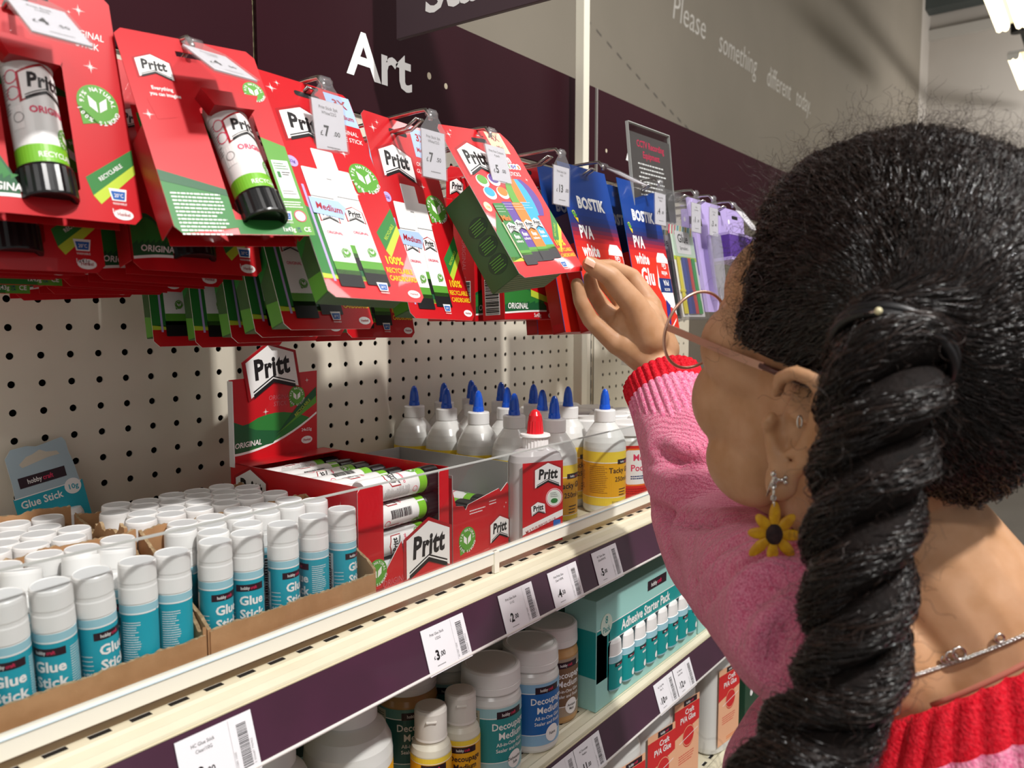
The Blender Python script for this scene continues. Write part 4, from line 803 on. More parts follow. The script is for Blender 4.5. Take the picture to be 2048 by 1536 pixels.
for i, (x, y) in enumerate(((379, -200), (377, -170))):
    o = dup(SS, (0, 0, 0)); o['label'] = 'glue stick lying low in the nearly empty red box, %s' % ('one on the near side', 'one on the far side')[i]; o['group'] = 'last sticks in the torn red box'
    o.rotation_mode = 'XYZ'; o.location = Vector((342+i*27, -246, SHZ+43.5))*.001; o.rotation_euler = (Matrix.Rotation(-PI/2, 4, 'X') @ Matrix.Rotation(1+i, 4, 'Z')).to_euler()
t = thing('card_insert', 'grey card insert raising the last sticks in the torn red box', 'insert', (302, -250, SHZ+1.5)); b = MB(); b.box(0, 82, 0, 150, 0, 28, mat('grey_inner_card', '9a9894', .6), bev=.5); b.build('insert_body', t)
# ================================================================ clear glue bottle with red cap
t = thing('clear_glue_bottle', 'clear flat glue bottle with red nozzle and red label on the shelf front', 'glue bottle', (417, -273, SHZ), (0, 0, math.radians(-26)))
def oval(prof, m, b, e=.52, n=40, mats=None):
    """flattened lathe with squarish oval plan"""
    vs = []
    for r, z, ey in prof:
        for j in range(n):
            a = 2*PI*j/n; c, s = math.cos(a), math.sin(a); p = .72; vs.append((r*abs(c)**p*(1 if c > 0 else -1), ey*abs(s)**p*(1 if s > 0 else -1), z))
    for i in range(len(prof)-1): b.add(vs[i*n:(i+2)*n], [(j, (j+1) % n, n+(j+1) % n, n+j) for j in range(n)], mats[i] if mats else m, True)
    b.add(vs[:n], [tuple(range(n))[::-1]], m); b.add(vs[-n:], [tuple(range(n))], m)
GLB = mat('clear_bottle_resin', 'e9e3e4', .12, trans=.35, ior=1.3)
b = MB(); oval([(27, 0, 15), (30, 2, 17), (31, 8, 18), (31, 92, 18), (29, 99, 17), (22, 104, 14), (13, 107, 12), (11, 108, 11)], GLB, b); b.build('bottle_body', t)
b = MB(); b.add([(x, y, z) for x in (-25, 25) for y, z in ((-18.35, 3), (-18.35, 93))], [(0, 2, 3, 1)], RED)
ik = Ink(b, flat(-18.4)); pritt_logo(ik, 6, 78, 32, 1); ik.disc(14, 52, 10.5, WHT, 1); ik.ring(14, 52, 10, .8, PNK, 2); ik.disc(14, 52, 8, mat('pale_mint_ink', 'dfe8dd', .5), 2); ik.disc(14, 48.6, 4.4, GRN, 3, ry=2.8); ik.lines(9, 19, 57, 2, 3, .8, GRY, 3, 2)
ik.poly([(-25, 22), (25, 38), (25, 31), (-25, 14)][::-1], WHT, 1); ik.text('MULTI PURPOSE GLUE', -2, 21, 3.6, REDD, 2, 'c', .01, .8, 0, .31); ik.lines(-23, 0, 10, 2.4, 2, 1.2, WHT, 1, 6); ik.rect(13, 20, 22, 27, BLU, 2); pritt_logo(ik, -6, 42, 17, 1, .1)
b.build('front_label', t)
b = MB(); b.lathe([(14, 105), (14.5, 106), (14.5, 120), (13.6, 121.5), (0, 122)], WHT, 48, flute=(106, 120, .7)); b.lathe([(16.4, 118.6), (17, 119.4), (16.4, 121.5), (12, 122)], WHT, 40); b.build('ribbed_collar', t)
b = MB(); b.lathe([(9.2, 121), (9.4, 122), (8.2, 136), (7.2, 142), (4.8, 146.4), (2, 148.4), (0, 148.6)], mat('red_nozzle_plastic', 'd9202a', .25), 32, flute=(122, 138, .5)); b.build('nozzle_cap', t)
# ================================================================ tacky glue bottles
MLK = mat('milky_bottle', 'dcdcd8', .22, sss=0, spec=.6); YLB = mat('label_yellow', 'f0d040', .4); AMB = mat('label_amber', 'e8a818', .4); CBL = mat('blue_nozzle_plastic', '1656cc', .2, coat=.3)
def tacky():
    t = thing('tacky_glue_bottle', '', 'glue bottle'); R = 27.6
    b = MB(); b.lathe([(R-5, 0), (R-1.5, 1.2), (R, 5), (R, 84), (R-.8, 91), (R-3.2, 98), (R-7.5, 106), (R-12, 112), (13.2, 115.5), (12, 117)], MLK, 48); b.build('bottle_body', t)
    b = MB(); ik = Ink(b, cyl(R+.1), 3); P2 = PI*R*.97
    ik.rect(-P2, 11, P2, 22, YLB, 1); ik.rect(-P2, 21.5, P2, 66, AMB, 1); ik.rect(-P2, 65.5, P2, 80, YLB, 1); ik.rect(-P2, 21.3, P2, 22, WHT, 2); ik.rect(-P2, 65.6, P2, 66.6, WHT, 2)
    ik.rect(-P2, 11, -P2+26, 80, MLK, 2); hobby_logo(ik, 20, 67, 25, 3); ik.text('Tacky Glue', 17, 53, 7, DKP, 3, 'c', .015, .98); ik.text('250ml e', 17, 42, 6.2, DKP, 3, 'c', .01, .98)
    for q in (31, 27.4, 23.8): ik.lines(10, 24, q, 2.7, 1, 1.3, DKP, 3, int(q))
    ik.lines(-30, -6, 61, 2.4, 15, .7, mat('brown_small_print', '8a5a14', .5), 3, 6); ik.lines(0, 34, 15.5, 1.8, 2, .6, DKP, 3, 9); ik.lines(-62, -40, 60, 2.4, 15, 1, DKP, 3, 12)
    b.build('wrap_label', t)
    b = MB(); b.lathe([(12.8, 115.5), (13.8, 116.5), (13.8, 130), (13, 131.2), (7, 131.6), (0, 131.7)], WPL, 36); b.build('screw_collar', t)
    b = MB(); b.lathe([(6.8, 131.4), (7.3, 132), (6.9, 136), (6.3, 138), (6.0, 143), (5.1, 150), (3.5, 155.4), (1.6, 157.8), (0, 158.2)], CBL, 28); b.build('nozzle_cap', t)
    return t
TG = tacky(); n_ = 0
rows = ('front', 'second', 'third', 'fourth', 'back')
for c, x in enumerate((470, 529, 588)):
    for q, y in enumerate((-259, -203, -146, -89, -33)):
        if c == 1 and q == 0: continue
        o = TG if n_ == 0 else dup(TG, (0, 0, 0)); n_ += 1; o.location = Vector((x+(3 if q in (0, 3) and c == 0 else 0), y-(1 if q == 0 else 0), SHZ+.2))*.001; o.rotation_euler = (0, 0, math.radians(-38+rg.uniform(-6, 6)+(0, 0, 10, -30, -80)[q]+(-25 if q > 2 and c == 0 else 0)))
        o['label'] = 'blue nozzled tacky glue bottle, %s row, %s' % (rows[q], ('column by the clear bottle', 'middle column', 'column by the red labelled jars')[c]); o['group'] = 'blue nozzled tacky glue bottles'
# ================================================================ red labelled round jars behind the sleeve
def podge():
    t = thing('sealer_jar', '', 'jar'); R = 30
    b = MB(); b.lathe([(R-3, 0), (R, 2), (R, 86), (R-3, 92), (R-6, 94)], MLK, 40); b.build('jar_body', t)
    b = MB(); ik = Ink(b, cyl(R+.1), 3); ik.rect(-88, 6, 88, 80, mat('jar_red_label', 'd8261e', .4), 1); ik.rect(-16, 26, 30, 76, ORG, 2, r=3); ik.rect(-14, 28, 28, 74, WHT, 3, r=3); ik.text('Mod', 6, 60, 9, PNK, 4, 'c', .02); ik.text('Podge', 7, 46, 9, PNK, 4, 'c', .02); ik.lines(-8, 22, 38, 3, 2, 1.6, NAV, 4, 3); ik.lines(-14, 26, 21, 3, 3, 1.4, REDD, 2, 4); b.build('wrap_label', t)
    b = MB(); b.lathe([(R-4, 92), (R+.5, 93), (R+.5, 107), (R-1.5, 109), (R-5, 109.4), (R-6, 108.8), (0, 108.8)], WPL, 44); b.build('screw_lid', t); return t
PJ = podge(); n_ = 0
for x in (651, 713, 775):
    for q, y in enumerate((-258, -194, -130, -66)):
        o = PJ if n_ == 0 else dup(PJ, (0, 0, 0)); n_ += 1; o.location = Vector((x, y, SHZ+.2))*.001; o.rotation_euler = (0, 0, math.radians(-36)); o['group'] = 'white lidded jars with red labels'
        o['label'] = 'white lidded jar with a red label, %s row, %s' % (rows[q] if q < 3 else 'back', ('next to the tacky glue', 'middle of its block', 'furthest along')[(x-651)//62])
# ================================================================ lower shelf: jars, small bottles, starter packs
LZ = 1001.2
def jar(kind, x, y, rot, label, R=31, H=120):
    c = {'teal': ('2d8a8c', '9cc6cc', False, 'Dishwasher', 'Safe'), 'blue': ('2064ac', '8db8d8', False, 'Fabric', ''), 'brown': ('7a5c44', 'a3907c', True, 'Antique', 'Matt'), 'dark': ('1f5a55', '5f8f86', True, 'Matt', '')}[kind]
    t = thing('decoupage_jar', label, 'jar', (x, y, LZ), (0, 0, math.radians(rot)), 'white lidded decoupage jars')
    body = MLK if not c[2] else mat('amber_jar_resin', 'b98f5c', .2, spec=.6)
    b = MB(); b.lathe([(R-4, 0), (R-1, 1.2), (R, 4), (R, 78), (R-1.5, 83), (R-5, 88), (R-5, 90)], body, 48); b.build('jar_body', t)
    m1, m2 = mat('jar_label_%s' % kind, c[0], .4), mat('jar_band_%s' % kind, c[1], .4)
    b = MB(); ik = Ink(b, cyl(R+.1), 3); P2 = PI*R*.98
    ik.rect(-P2, 9, P2, 21, m2, 1); ik.rect(-P2, 20.5, P2, 66, m1, 1); ik.rect(-P2, 65.5, P2, 76, m2, 1); ik.rect(-P2, 20.4, P2, 21.2, WHT, 2); ik.rect(-P2, 65.6, P2, 66.6, WHT, 2)
    hobby_logo(ik, 2, 69, 30, 3); ik.text('Decoupage', 3, 54, 7.4, WHT, 3, 'c', .015, .92); ik.text('Medium', 4, 44, 7.4, WHT, 3, 'c', .015, .95); ik.text('All-in-One Glue', 3, 37, 3.9, WHT, 3, 'c', .01, .95); ik.text('Sealer and Finish', 3, 31, 3.9, WHT, 3, 'c', .01, .95)
    ik.disc(8, 20, 9.2, WHT, 4); ik.text(c[3], 8, 20 if c[4] else 18.6, 3.2, BLK, 5, 'c', .01, .9)
    if c[4]: ik.text(c[4], 8, 15.6, 3.2, BLK, 5, 'c', .01, .9)
    ik.rect(-52, 12, -30, 74, mat('label_info_cream', 'b8b29c', .5), 3); ik.lines(-50, -32, 70, 2.3, 22, .7, BLK, 4, 4)
    b.build('wrap_label', t)
    b = MB(); b.lathe([(R-5, 87.5), (R-1, 88), (R-.6, 89), (R-.6, 95), (R-1, 95.3), (R-.8, 96), (R-1.2, 108.6), (R-3, 110.6), (R-5, 111), (R-6, 110.4), (0, 110.4)], WPL, 56); b.build('screw_lid', t)
jar('teal', 315, -292, -16, 'white lidded jar with a teal label, in front beside the small yellow bottles'); jar('blue', 380, -294, -20, 'white lidded jar with a bright blue Fabric label, middle of the front jars')
jar('brown', 441, -279, -22, 'amber jar with a brown Antique Matt label beside the starter pack'); jar('dark', 262, -225, -30, 'shaded jar with a dark green label behind the small yellow bottles')
jar('teal', 326, -222, -44, 'teal labelled jar standing in the shade behind the front teal one'); jar('blue', 390, -222, -44, 'blue labelled jar standing in the shade behind the front blue one')
def smallb(x, y, rot, label):
    t = thing('small_medium_bottle', label, 'glue bottle', (x, y, LZ), (0, 0, math.radians(rot)), 'small yellow labelled bottles'); R = 19
    b = MB(); b.lathe([(R-3, 0), (R, 2), (R, 62), (R-1.4, 67), (R-4.5, 71), (R-5, 74)], mat('cream_bottle', 'd8d3c2', .3), 40); b.build('bottle_body', t)
    b = MB(); ik = Ink(b, cyl(R+.1), 2.5); P2 = PI*R*.98; ik.rect(-P2, 6, P2, 56, AMB, 1); ik.rect(-P2, 55.5, P2, 61, YLB, 1); ik.rect(-P2, 55.6, P2, 56.2, WHT, 2)
    hobby_logo(ik, 2, 52, 24, 3); ik.text('Decoupage', 3, 41, 5.6, DKP, 3, 'c', .02, .92); ik.text('Medium', 3, 33, 5.6, DKP, 3, 'c', .02, .95); ik.text('All-in-One', 3, 27, 3, DKP, 3, 'c', .01); ik.disc(5, 14, 6.4, WHT, 3); b.build('wrap_label', t)
    b = MB(); b.lathe([(R-5, 73), (R-3.6, 74), (R-4, 76), (R-4, 99), (R-5, 101.6), (R-7, 102.4), (0, 102.4)], mat('flip_cap_plastic', 'd9d3cb', .4), 40); b.box(-5, 5, -(R-3), -(R-5.2), 92, 94, mat('flip_cap_plastic', 'd9d3cb', .4), bev=.6); b.build('flip_cap', t)
smallb(225, -294, -44, 'small yellow labelled bottle with a flip cap, lower of the pair'); smallb(264, -296, -44, 'small yellow labelled bottle with a flip cap, touching the teal jar')
def bigwhite(x, y, label):
    t = thing('large_white_bottle', label, 'glue bottle', (x, y, LZ), (0, 0, math.radians(-50)), 'large white bottles under the upper shelf'); R = 38
    b = MB(); b.lathe([(R-5, 0), (R, 3), (R, 86), (R-1, 96), (R-6, 107), (R-14, 114), (R-18, 118)], MLK, 52); b.build('bottle_body', t)
    b = MB(); ik = Ink(b, cyl(R+.1), 4); ik.rect(10, 6, 96, 78, AMB, 1); ik.rect(-92, 6, -40, 78, AMB, 1); hobby_logo(ik, 32, 70, 36, 2); ik.text('PVA', 32, 50, 12, DKP, 2, 'c', .02); b.build('wrap_label', t)
    b = MB(); b.lathe([(R-19, 116), (R-13, 117), (R-13, 131), (R-15, 132), (0, 132)], WPL, 40); b.build('screw_lid', t)
bigwhite(148, -270, 'large white bottle under the ticket strip, left of the small yellow bottles'); bigwhite(62, -272, 'large white bottle mostly hidden behind the ticket strip, nearest the camera')
def tube_box(x, y, label):
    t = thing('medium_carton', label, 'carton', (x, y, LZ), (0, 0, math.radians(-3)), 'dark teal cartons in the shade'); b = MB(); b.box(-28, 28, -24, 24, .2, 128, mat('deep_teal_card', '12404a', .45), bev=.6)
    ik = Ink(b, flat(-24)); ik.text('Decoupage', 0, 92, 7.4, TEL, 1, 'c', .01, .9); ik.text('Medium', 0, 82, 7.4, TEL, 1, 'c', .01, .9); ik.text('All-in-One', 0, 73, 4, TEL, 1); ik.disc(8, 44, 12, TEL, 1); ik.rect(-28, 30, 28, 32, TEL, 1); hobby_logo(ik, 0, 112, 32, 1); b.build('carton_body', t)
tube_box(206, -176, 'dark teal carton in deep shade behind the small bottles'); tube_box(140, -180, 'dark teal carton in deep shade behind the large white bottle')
# starter packs
SGE = mat('sage_carton', '9ccfc8', .42); TLC = mat('teal_carton', '12908f', .4); TLD = mat('teal_tube_print', '0f9090', .4)
def starter(x, y, z, label, yaw=0, detail=True):
    t = thing('adhesive_starter_pack', label, 'glue pack', (x, y, z), (0, 0, math.radians(yaw)), 'adhesive starter packs'); W_, D_, H_ = 276, 44, 133
    b = MB(); b.box(0, W_, 0, D_, .2, H_, SGE, bev=.8); b.box(-.3, .1, .6, D_-.6, 40, 96, TLC); b.build('carton', t)
    if detail:
        b = MB(); ik = Ink(b, flat(0)); ik.poly([(0.8, 34), (24, 34), (24, 92), (0.8, 92)][::-1], TLC, 1)
        ik.rect(1, 34, 30, 97, TLC, 1); ik.rect(28, 76, W_-1, 97, TLC, 1); ik.rect(1, 96.4, W_-1, 97.6, WHT, 2); ik.rect(28, 75.2, W_-1, 76, WHT, 2)
        ik.disc(22, 99, 13, CRM, 3); ik.disc(22, 99, 13, mat('pale_sage_disc', 'cfe0d2', .5), 4); ik.text('8', 22, 101, 9, TLD, 5, 'c', .01); ik.text('Pack', 22, 90.5, 7.6, TLD, 5, 'c', .01, .85)
        ik.text('Adhesive Starter Pack', 58, 81, 12.5, WHT, 3, 'l', .03, .84); hobby_logo(ik, 150, 116, 52, 3)
        ik.poly([(30, 14), (W_-14, 14), (W_-8, 22), (W_-8, 62), (W_-16, 75), (30, 75), (26, 70), (26, 18)][::-1], mat('dark_tray_recess', '16343c', .6), 1)
        b.build('printed_front', t)
        for i in range(8):
            q = MB(); u = 43+i*30.6; Mx = Matrix.Translation(Vector((u, -1, 15))); h = 1.0
            prof = [(13.6, 0), (14.4, 2), (14.4, 34), (14.4, 34.3), (14.4, 42), (13.2, 42.5), (12.8, 50), (12, 57), (9.6, 60), (0, 60.4)]
            vs = []
            n = 18
            for r, zz in prof:
                for j in range(n+1): a = -PI+PI*j/n; vs.append((u+r*math.cos(a), .2+r*.42*math.sin(a), 15+zz))
            mm = [TEL, TLD, WHT, TEL, WHT, WPL, WPL, WPL, WPL]
            for k_ in range(len(prof)-1): q.add(vs[k_*(n+1):(k_+2)*(n+1)], [(j, j+1, n+2+j, n+1+j) for j in range(n)], mm[k_], True)
            ik = Ink(q, lambda a, c, k, u=u: (u+14.4*math.sin(a/14.4), .2-(14.5+.3*k)*.42*math.cos(a/14.4)-.1*k, 15+c), 3); hobby_logo(ik, 1, 31, 18, 1); ik.lines(-2, 11, 23, 4, 1, 2.6, WHT, 1, i); ik.disc(5, 8.5, 4.2, WHT, 1); q.build('mini_bottle', t)
starter(470, -322, LZ, 'sage and teal adhesive starter pack of eight mini bottles, front one'); starter(426, -246, LZ, 'starter pack carton standing just behind the front one', 0, False); starter(458, -198, LZ, 'starter pack carton third from the front', 0, False)
starter(752, -322, LZ, 'starter pack carton further along, almost covered by the pink sleeve', 0, False)
# ================================================================ lowest shelf: tall craft glue bottles
def tall(x, y, yaw, label, H=178):
    t = thing('tall_craft_glue_bottle', label, 'glue bottle', (x, y, 760.4), (0, 0, math.radians(yaw)), 'tall white craft glue bottles'); b = MB()
    oval([(38, 0, 26), (42, 4, 29), (43, 12, 30), (43, H-34, 30), (42, H-26, 29), (36, H-14, 25), (24, H-6, 18), (15, H-2, 14), (14, H, 14)], MLK, b, n=48); b.build('bottle_body', t)
    b = MB(); PCH = mat('peach_label', 'eeb48e', .4); RDL = mat('craft_red_label', 'd2282a', .4)
    ik = Ink(b, flat(-30.1)); ik.rect(-30, 16, 34, H-36, PCH, 1); ik.poly([(-30, H-88), (34, H-76), (34, H-46), (-30, H-46)][::-1], RDL, 2); hobby_logo(ik, 10, H-41, 34, 3)
    ik.disc(6, H-92, 15, RDL, 3, ry=17); ik.ring(6, H-92, 15, 1, PCH, 4); ik.text('Craft', 8, H-58, 8, WHT, 4, 'c', .02); ik.text('PVA Glue', 4, H-69, 9, WHT, 4, 'c', .02, .8); ik.poly([(-18, H-98), (30, H-88), (30, H-87), (-18, H-97)][::-1], WHT, 5)
    ik.lines(-18, 26, H-118, 3.6, 4, 1.2, RDL, 2, 5); ik.lines(-4, 26, 24, 3, 2, 1.2, ORG, 2, 7); b.build('front_label', t)
    b = MB(); b.lathe([(15, H-1), (17, H), (17, H+18), (15.5, H+19.5), (0, H+19.5)], WPL, 40); b.build('screw_lid', t)
tall(556, -292, -8, 'tall white bottle with a red and peach label, lowest and nearest'); tall(647, -290, -8, 'tall white craft glue bottle, second along the lowest shelf', 180); tall(735, -286, -8, 'tall white craft glue bottle under the 12.00 ticket', 186); tall(893, -286, -8, 'tall white craft glue bottle standing apart, beside the pink sweater', 178)
t = thing('green_box', 'dark green box with white spots beyond the last tall bottle', 'box', (1000, -292, 760.4)); b = MB(); b.box(-38, 38, -24, 24, .2, 150, mat('dark_green_card', '17402c', .45), bev=.8); ik = Ink(b, flat(-24)); ik.disc(-12, 118, 7, WHT, 1); ik.disc(-8, 58, 7, WHT, 1); ik.rect(4, 70, 37, 140, REDD, 1); ik.text('&', 20, 92, 22, PNK, 2); ik.rect(-37, 6, 37, 24, TEL, 1); b.build('carton', t)
t = thing('maroon_box', 'narrow maroon box between the tall bottles in the shade', 'box', (818, -226, 760.4)); b = MB(); b.box(-26, 26, -26, 26, .2, 190, mat('maroon_card', '5a1a20', .45), bev=.8); b.build('carton', t)
# ================================================================ the shopper
def W(px, py, d):
    x, y = (px-1024)/FPX*d, (py-768)/FPX*d; return CAMP + RX*x + DN*y + FW*d
HF = Vector((.37, .886, .277)).normalized(); HL = Vector((-.92, .385, 0)).normalized(); HU = HF.cross(HL)
HC = W(1588, 850, 446) - HL*78 + HF*15 + HU*6
def H(f, l, u): return HC + HF*(f*1.2 if f > 0 else f) + HL*l*1.06 + HU*(u*1.1 if u > 0 else u)
class Blob:
    def __init__(s): s.bm = bmesh.new()
    def ell(s, c, ax, r):
        """ellipsoid at c with axes ax and radii r"""
        g = bmesh.ops.create_icosphere(s.bm, subdivisions=4 if max(r) > 30 else 3, radius=1)
        for v in g['verts']: q = v.co.copy(); v.co = (Vector(c) + ax[0]*q.x*r[0] + ax[1]*q.y*r[1] + ax[2]*q.z*r[2])*.001
    def ball(s, c, r): s.ell(c, (Vector((1, 0, 0)), Vector((0, 1, 0)), Vector((0, 0, 1))), (r, r, r))
    def limb(s, pts, rad, flat=None):
        """rounded tapering limb; flat = (axis, factor) squashes the section"""
        pts = [Vector(p) for p in pts]; b = MB(); P = []; Q = []
        for i in range(len(pts)-1):
            n = max(2, int((pts[i+1]-pts[i]).length/5))
            for k in range(n): f = k/n; P.append(pts[i].lerp(pts[i+1], f)); Q.append(rad[i]*(1-f)+rad[i+1]*f)
        P.append(pts[-1]); Q.append(rad[-1]); b.tube(P, Q, WPL, 20)
        vs = [s.bm.verts.new(Vector(v)*.001) for v in b.v]
        for f in b.f: s.bm.faces.new([vs[i] for i in f])
        for p, r in zip(pts, rad): s.ball(p, r*.985)
    def make(s, name, parent, m, voxel, smooth=6, disp=None, ratio=None):
        me = bpy.data.meshes.new(name); bmesh.ops.recalc_face_normals(s.bm, faces=s.bm.faces[:]); s.bm.to_mesh(me); s.bm.free()
        o = bpy.data.objects.new(name, me); C.objects.link(o)
        r = o.modifiers.new('r', 'REMESH'); r.mode = 'VOXEL'; r.voxel_size = voxel; r.use_smooth_shade = True
        k = o.modifiers.new('s', 'SMOOTH'); k.factor = .5; k.iterations = smooth
        dg = bpy.context.evaluated_depsgraph_get(); dg.update(); new = bpy.data.meshes.new_from_object(o.evaluated_get(dg))
        o.modifiers.clear(); o.data = new; new.name = name; bpy.data.meshes.remove(me)
        if disp:
            n = len(new.vertices); co = np.empty(n*3, np.float32); new.vertices.foreach_get('co', co); no = np.empty(n*3, np.float32); new.vertices.foreach_get('normal', no)
            co = co.reshape(-1, 3); no = no.reshape(-1, 3)
            for i in range(n): co[i] += no[i]*disp(Vector(co[i])*1000, Vector(no[i]))*.001
            new.vertices.foreach_set('co', co.ravel()); new.update()
        new.materials.clear(); new.materials.append(m)
        for p in new.polygons: pass
        new.polygons.foreach_set('use_smooth', [True]*len(new.polygons))
        if parent: o.parent = parent
        return o
AX = (HF, HL, HU)
SKIN = mat('brown_skin', 'c09472', .48, sss=.10, spec=.4); add_noise(SKIN, 'ae8059', 55, .35, .75, bump=.12, bscale=420, dist=.0004)
t = thing('person', 'shopper with a long black braid and pink sweater reaching up to a red glue pack', 'person', (290, -700, 0)); PERS = t
PO = Vector((290, -700, 0))
def fin(o):  # children are built in world coordinates; keep them there under the person
    o.parent = PERS; o.matrix_parent_inverse = Matrix.Translation(-PO*.001); return o
NB = Vector((262, -712, 1246)); SHL = Vector((176, -640, 1278)); ELB = W(1454, 1096, 690); WR = W(1308, 722, 818)
SHR = Vector((372, -770, 1205)); ELR = Vector((452, -742, 940)); WRR = Vector((440, -640, 730))
B = Blob()
B.ell(H(-2, 0, 38), AX, (100, 78, 104)); B.ell(H(30, 0, -22), AX, (70, 66, 80)); B.ell(H(44, 0, -66), AX, (42, 46, 34)); B.ell(H(76, 0, -80), AX, (18, 20, 17))
for s in (-1, 1):
    B.ell(H(52, s*38, -24), AX, (36, 28, 34)); B.ell(H(30, s*46, -60), AX, (34, 16, 26)); B.ell(H(70, s*26, 32), AX, (15, 26, 12)); B.ell(H(84, s*9, -20), AX, (9, 7, 7)); B.ell(H(42, s*48, 14), AX, (44, 24, 34))
B.ell(H(56, 0, 50), AX, (40, 62, 44)); B.limb([H(74, 0, 22), H(82, 0, 2), H(88, 0, -16)], [8, 8, 10]); B.ell(H(78, 0, -44), AX, (10, 23, 6)); B.ell(H(77, 0, -53), AX, (10, 20, 7)); B.ell(H(74, 0, -50), AX, (20, 34, 26))
B.limb([H(-22, 0, -20), H(-26, 0, -60), NB+Vector((-2, 4, 30)), NB+Vector((6, -6, -30))], [56, 52, 55, 70])
# ear: shell, rim, lobe
EF = (HF*.93+HL*.30).normalized(); EL = (HL*.95-HF*.30).normalized()
def E(f, l, u): return H(-15, 72, -6) + EF*f + EL*l + HU*u
rim = [E(14, 5, 16), E(11, 12, 27), E(2, 17, 34), E(-10, 19, 34), E(-20, 20, 25), E(-23, 19, 9), E(-20, 17, -6), E(-14, 14, -19), E(-7, 11, -27)]
B.limb(rim, [4, 4.4, 4.6, 4.6, 4.6, 4.4, 4.2, 4.2, 5]); B.ell(E(-6, 1, 4), (EF, EL, HU), (15, 5, 28)); B.limb([E(-12, 14, 23), E(-14, 14, 8), E(-11, 13, -8), E(-5, 11, -14)], [3.4, 3.6, 3.4, 3.2]); B.ell(E(12, 9, -1), (EF, EL, HU), (4.5, 6, 7)); B.limb([E(2, 6, 8), E(-7, 8, 7)], [3, 2.6])
B.ell(E(-5, 12, -31), (EF, EL, HU), (10.5, 5.4, 13)); B.limb([E(9, 8, -10), E(2, 10, -22)], [4.4, 5])
B2 = lambda: None
rimr = [H(-15, -70, -6) + (HF*.93-HL*.3)*f - HL*(2+l*.8) + HU*u for f, l, u in ((12, 2, 14), (2, 13, 31), (-18, 14, 22), (-17, 12, -5), (-4, 8, -25))]
B.limb(rimr, [3.6, 4.2, 4.2, 4, 6])
# arms and hands
B.limb([NB+Vector((-6, 6, -12)), SHL+Vector((6, -6, -8))], [42, 32]); B.limb([SHL+Vector((6, -6, -4)), ELB], [34, 31]); fa = ELB.lerp(WR, .45); B.limb([ELB, fa, WR], [34, 33, 21.5])
B.limb([NB+Vector((10, -5, 0)), SHR, ELR], [44, 44, 34]); B.limb([ELR, ELR.lerp(WRR, .4), WRR], [34, 33, 23])
def hand_r():
    d = (WRR-ELR).normalized(); a = Vector((1, 0, 0)); b = d.cross(a).normalized(); B.ell(WRR+d*48, (d, b, a), (52, 38, 15))
    for i in range(4):
        k = WRR+d*82+b*(26-17*i); q = k+d*(28-3*abs(i-1.4))+a*-8; B.limb([k, q, q+d*20+a*-14, q+d*30+a*-26], [9.6, 9, 8.4, 7.4])
    k = WRR+d*24+b*32; B.limb([k, k+d*30+b*14, k+d*58+b*10], [12, 10.5, 8.6])
hand_r()
HN = [  # finger chains of the raised hand (pixel x, pixel y, depth) and radii
 ([(1300, 676, 803), (1270, 612, 792), (1220, 552, 786), (1180, 529, 785)], [20, 13.6, 10.8, 8.6]),           # thumb
 ([(1302, 614, 834), (1264, 553, 836), (1220, 533, 824), (1184, 533, 806)], [12.6, 9.4, 8.2, 7.0]),             # index
 ([(1274, 642, 832), (1232, 588, 836), (1208, 562, 826), (1197, 543, 816)], [12.4, 9.6, 8.4, 7.2]),             # middle
 ([(1252, 664, 822), (1204, 612, 824), (1184, 580, 813), (1179, 555, 805)], [12, 9.2, 8.2, 7.0]),               # ring
 ([(1236, 690, 808), (1181, 640, 804), (1161, 602, 797), (1154, 568, 793)], [11.8, 9.0, 7.9, 6.9])]
for ch, r in HN:
    P = [W(*q) for q in ch]; B.limb(P, r)
PA = [W(1308, 722, 818), W(1285, 672, 818), W(1262, 650, 820)]
B.limb(PA, [21, 24, 20]); B.limb([W(1300, 720, 812), W(1250, 690, 808)], [20, 15]); B.limb([W(1322, 700, 822), W(1298, 622, 828)], [20, 15]); B.ell(W(1278, 655, 810), (RX, -DN, FW), (27, 33, 16)); B.ell(W(1256, 672, 815), (RX, -DN, FW), (24, 26, 14))
# trunk and legs
TU = Vector((0, 0, 1)); TL_ = Vector((-.84, .54, 0)).normalized(); TF = Vector((.54, .84, 0)).normalized(); TA = (TF, TL_, TU)
B.ell(NB+Vector((14, 10, -90)), TA, (82, 120, 120)); B.ell((296, -700, 1010), TA, (80, 108, 150)); B.ell((304, -706, 880), TA, (92, 140, 96))
for s in (-1, 1):
    hp = Vector((304, -706, 860))+TL_*s*72; kn = hp+Vector((6, 14, -390)); an = kn+Vector((-6, -20, -395))
    B.limb([hp, hp.lerp(kn, .4), kn], [76, 70, 50]); B.limb([kn, kn.lerp(an, .35), an], [48, 50, 33]); B.limb([an, an+TF*110+Vector((0, 0, -38))], [32, 24])
body = fin(B.make('body', None, SKIN, .0024, 4))
for nm, pt, n_ in (('thumb_nail', W(1181, 524, 776.5), 0),):
    b = MB(); d = (W(1178, 527, 780)-W(1216, 548, 784)).normalized(); nn = (-FW-DN*.55).normalized(); s_ = d.cross(nn).normalized()
    vs = []; 
    for i in range(7):
        for j in range(5): u = (i/6-.5)*11; v = (j/4-.5)*9.5; vs.append(pt + d*u + s_*v + nn*(1.4-.05*v*v))
    b.add(vs, [(i*5+j, i*5+j+1, (i+1)*5+j+1, (i+1)*5+j) for i in range(6) for j in range(4)], mat('nail', 'c99a80', .25, coat=.3), True); fin(b.build(nm))
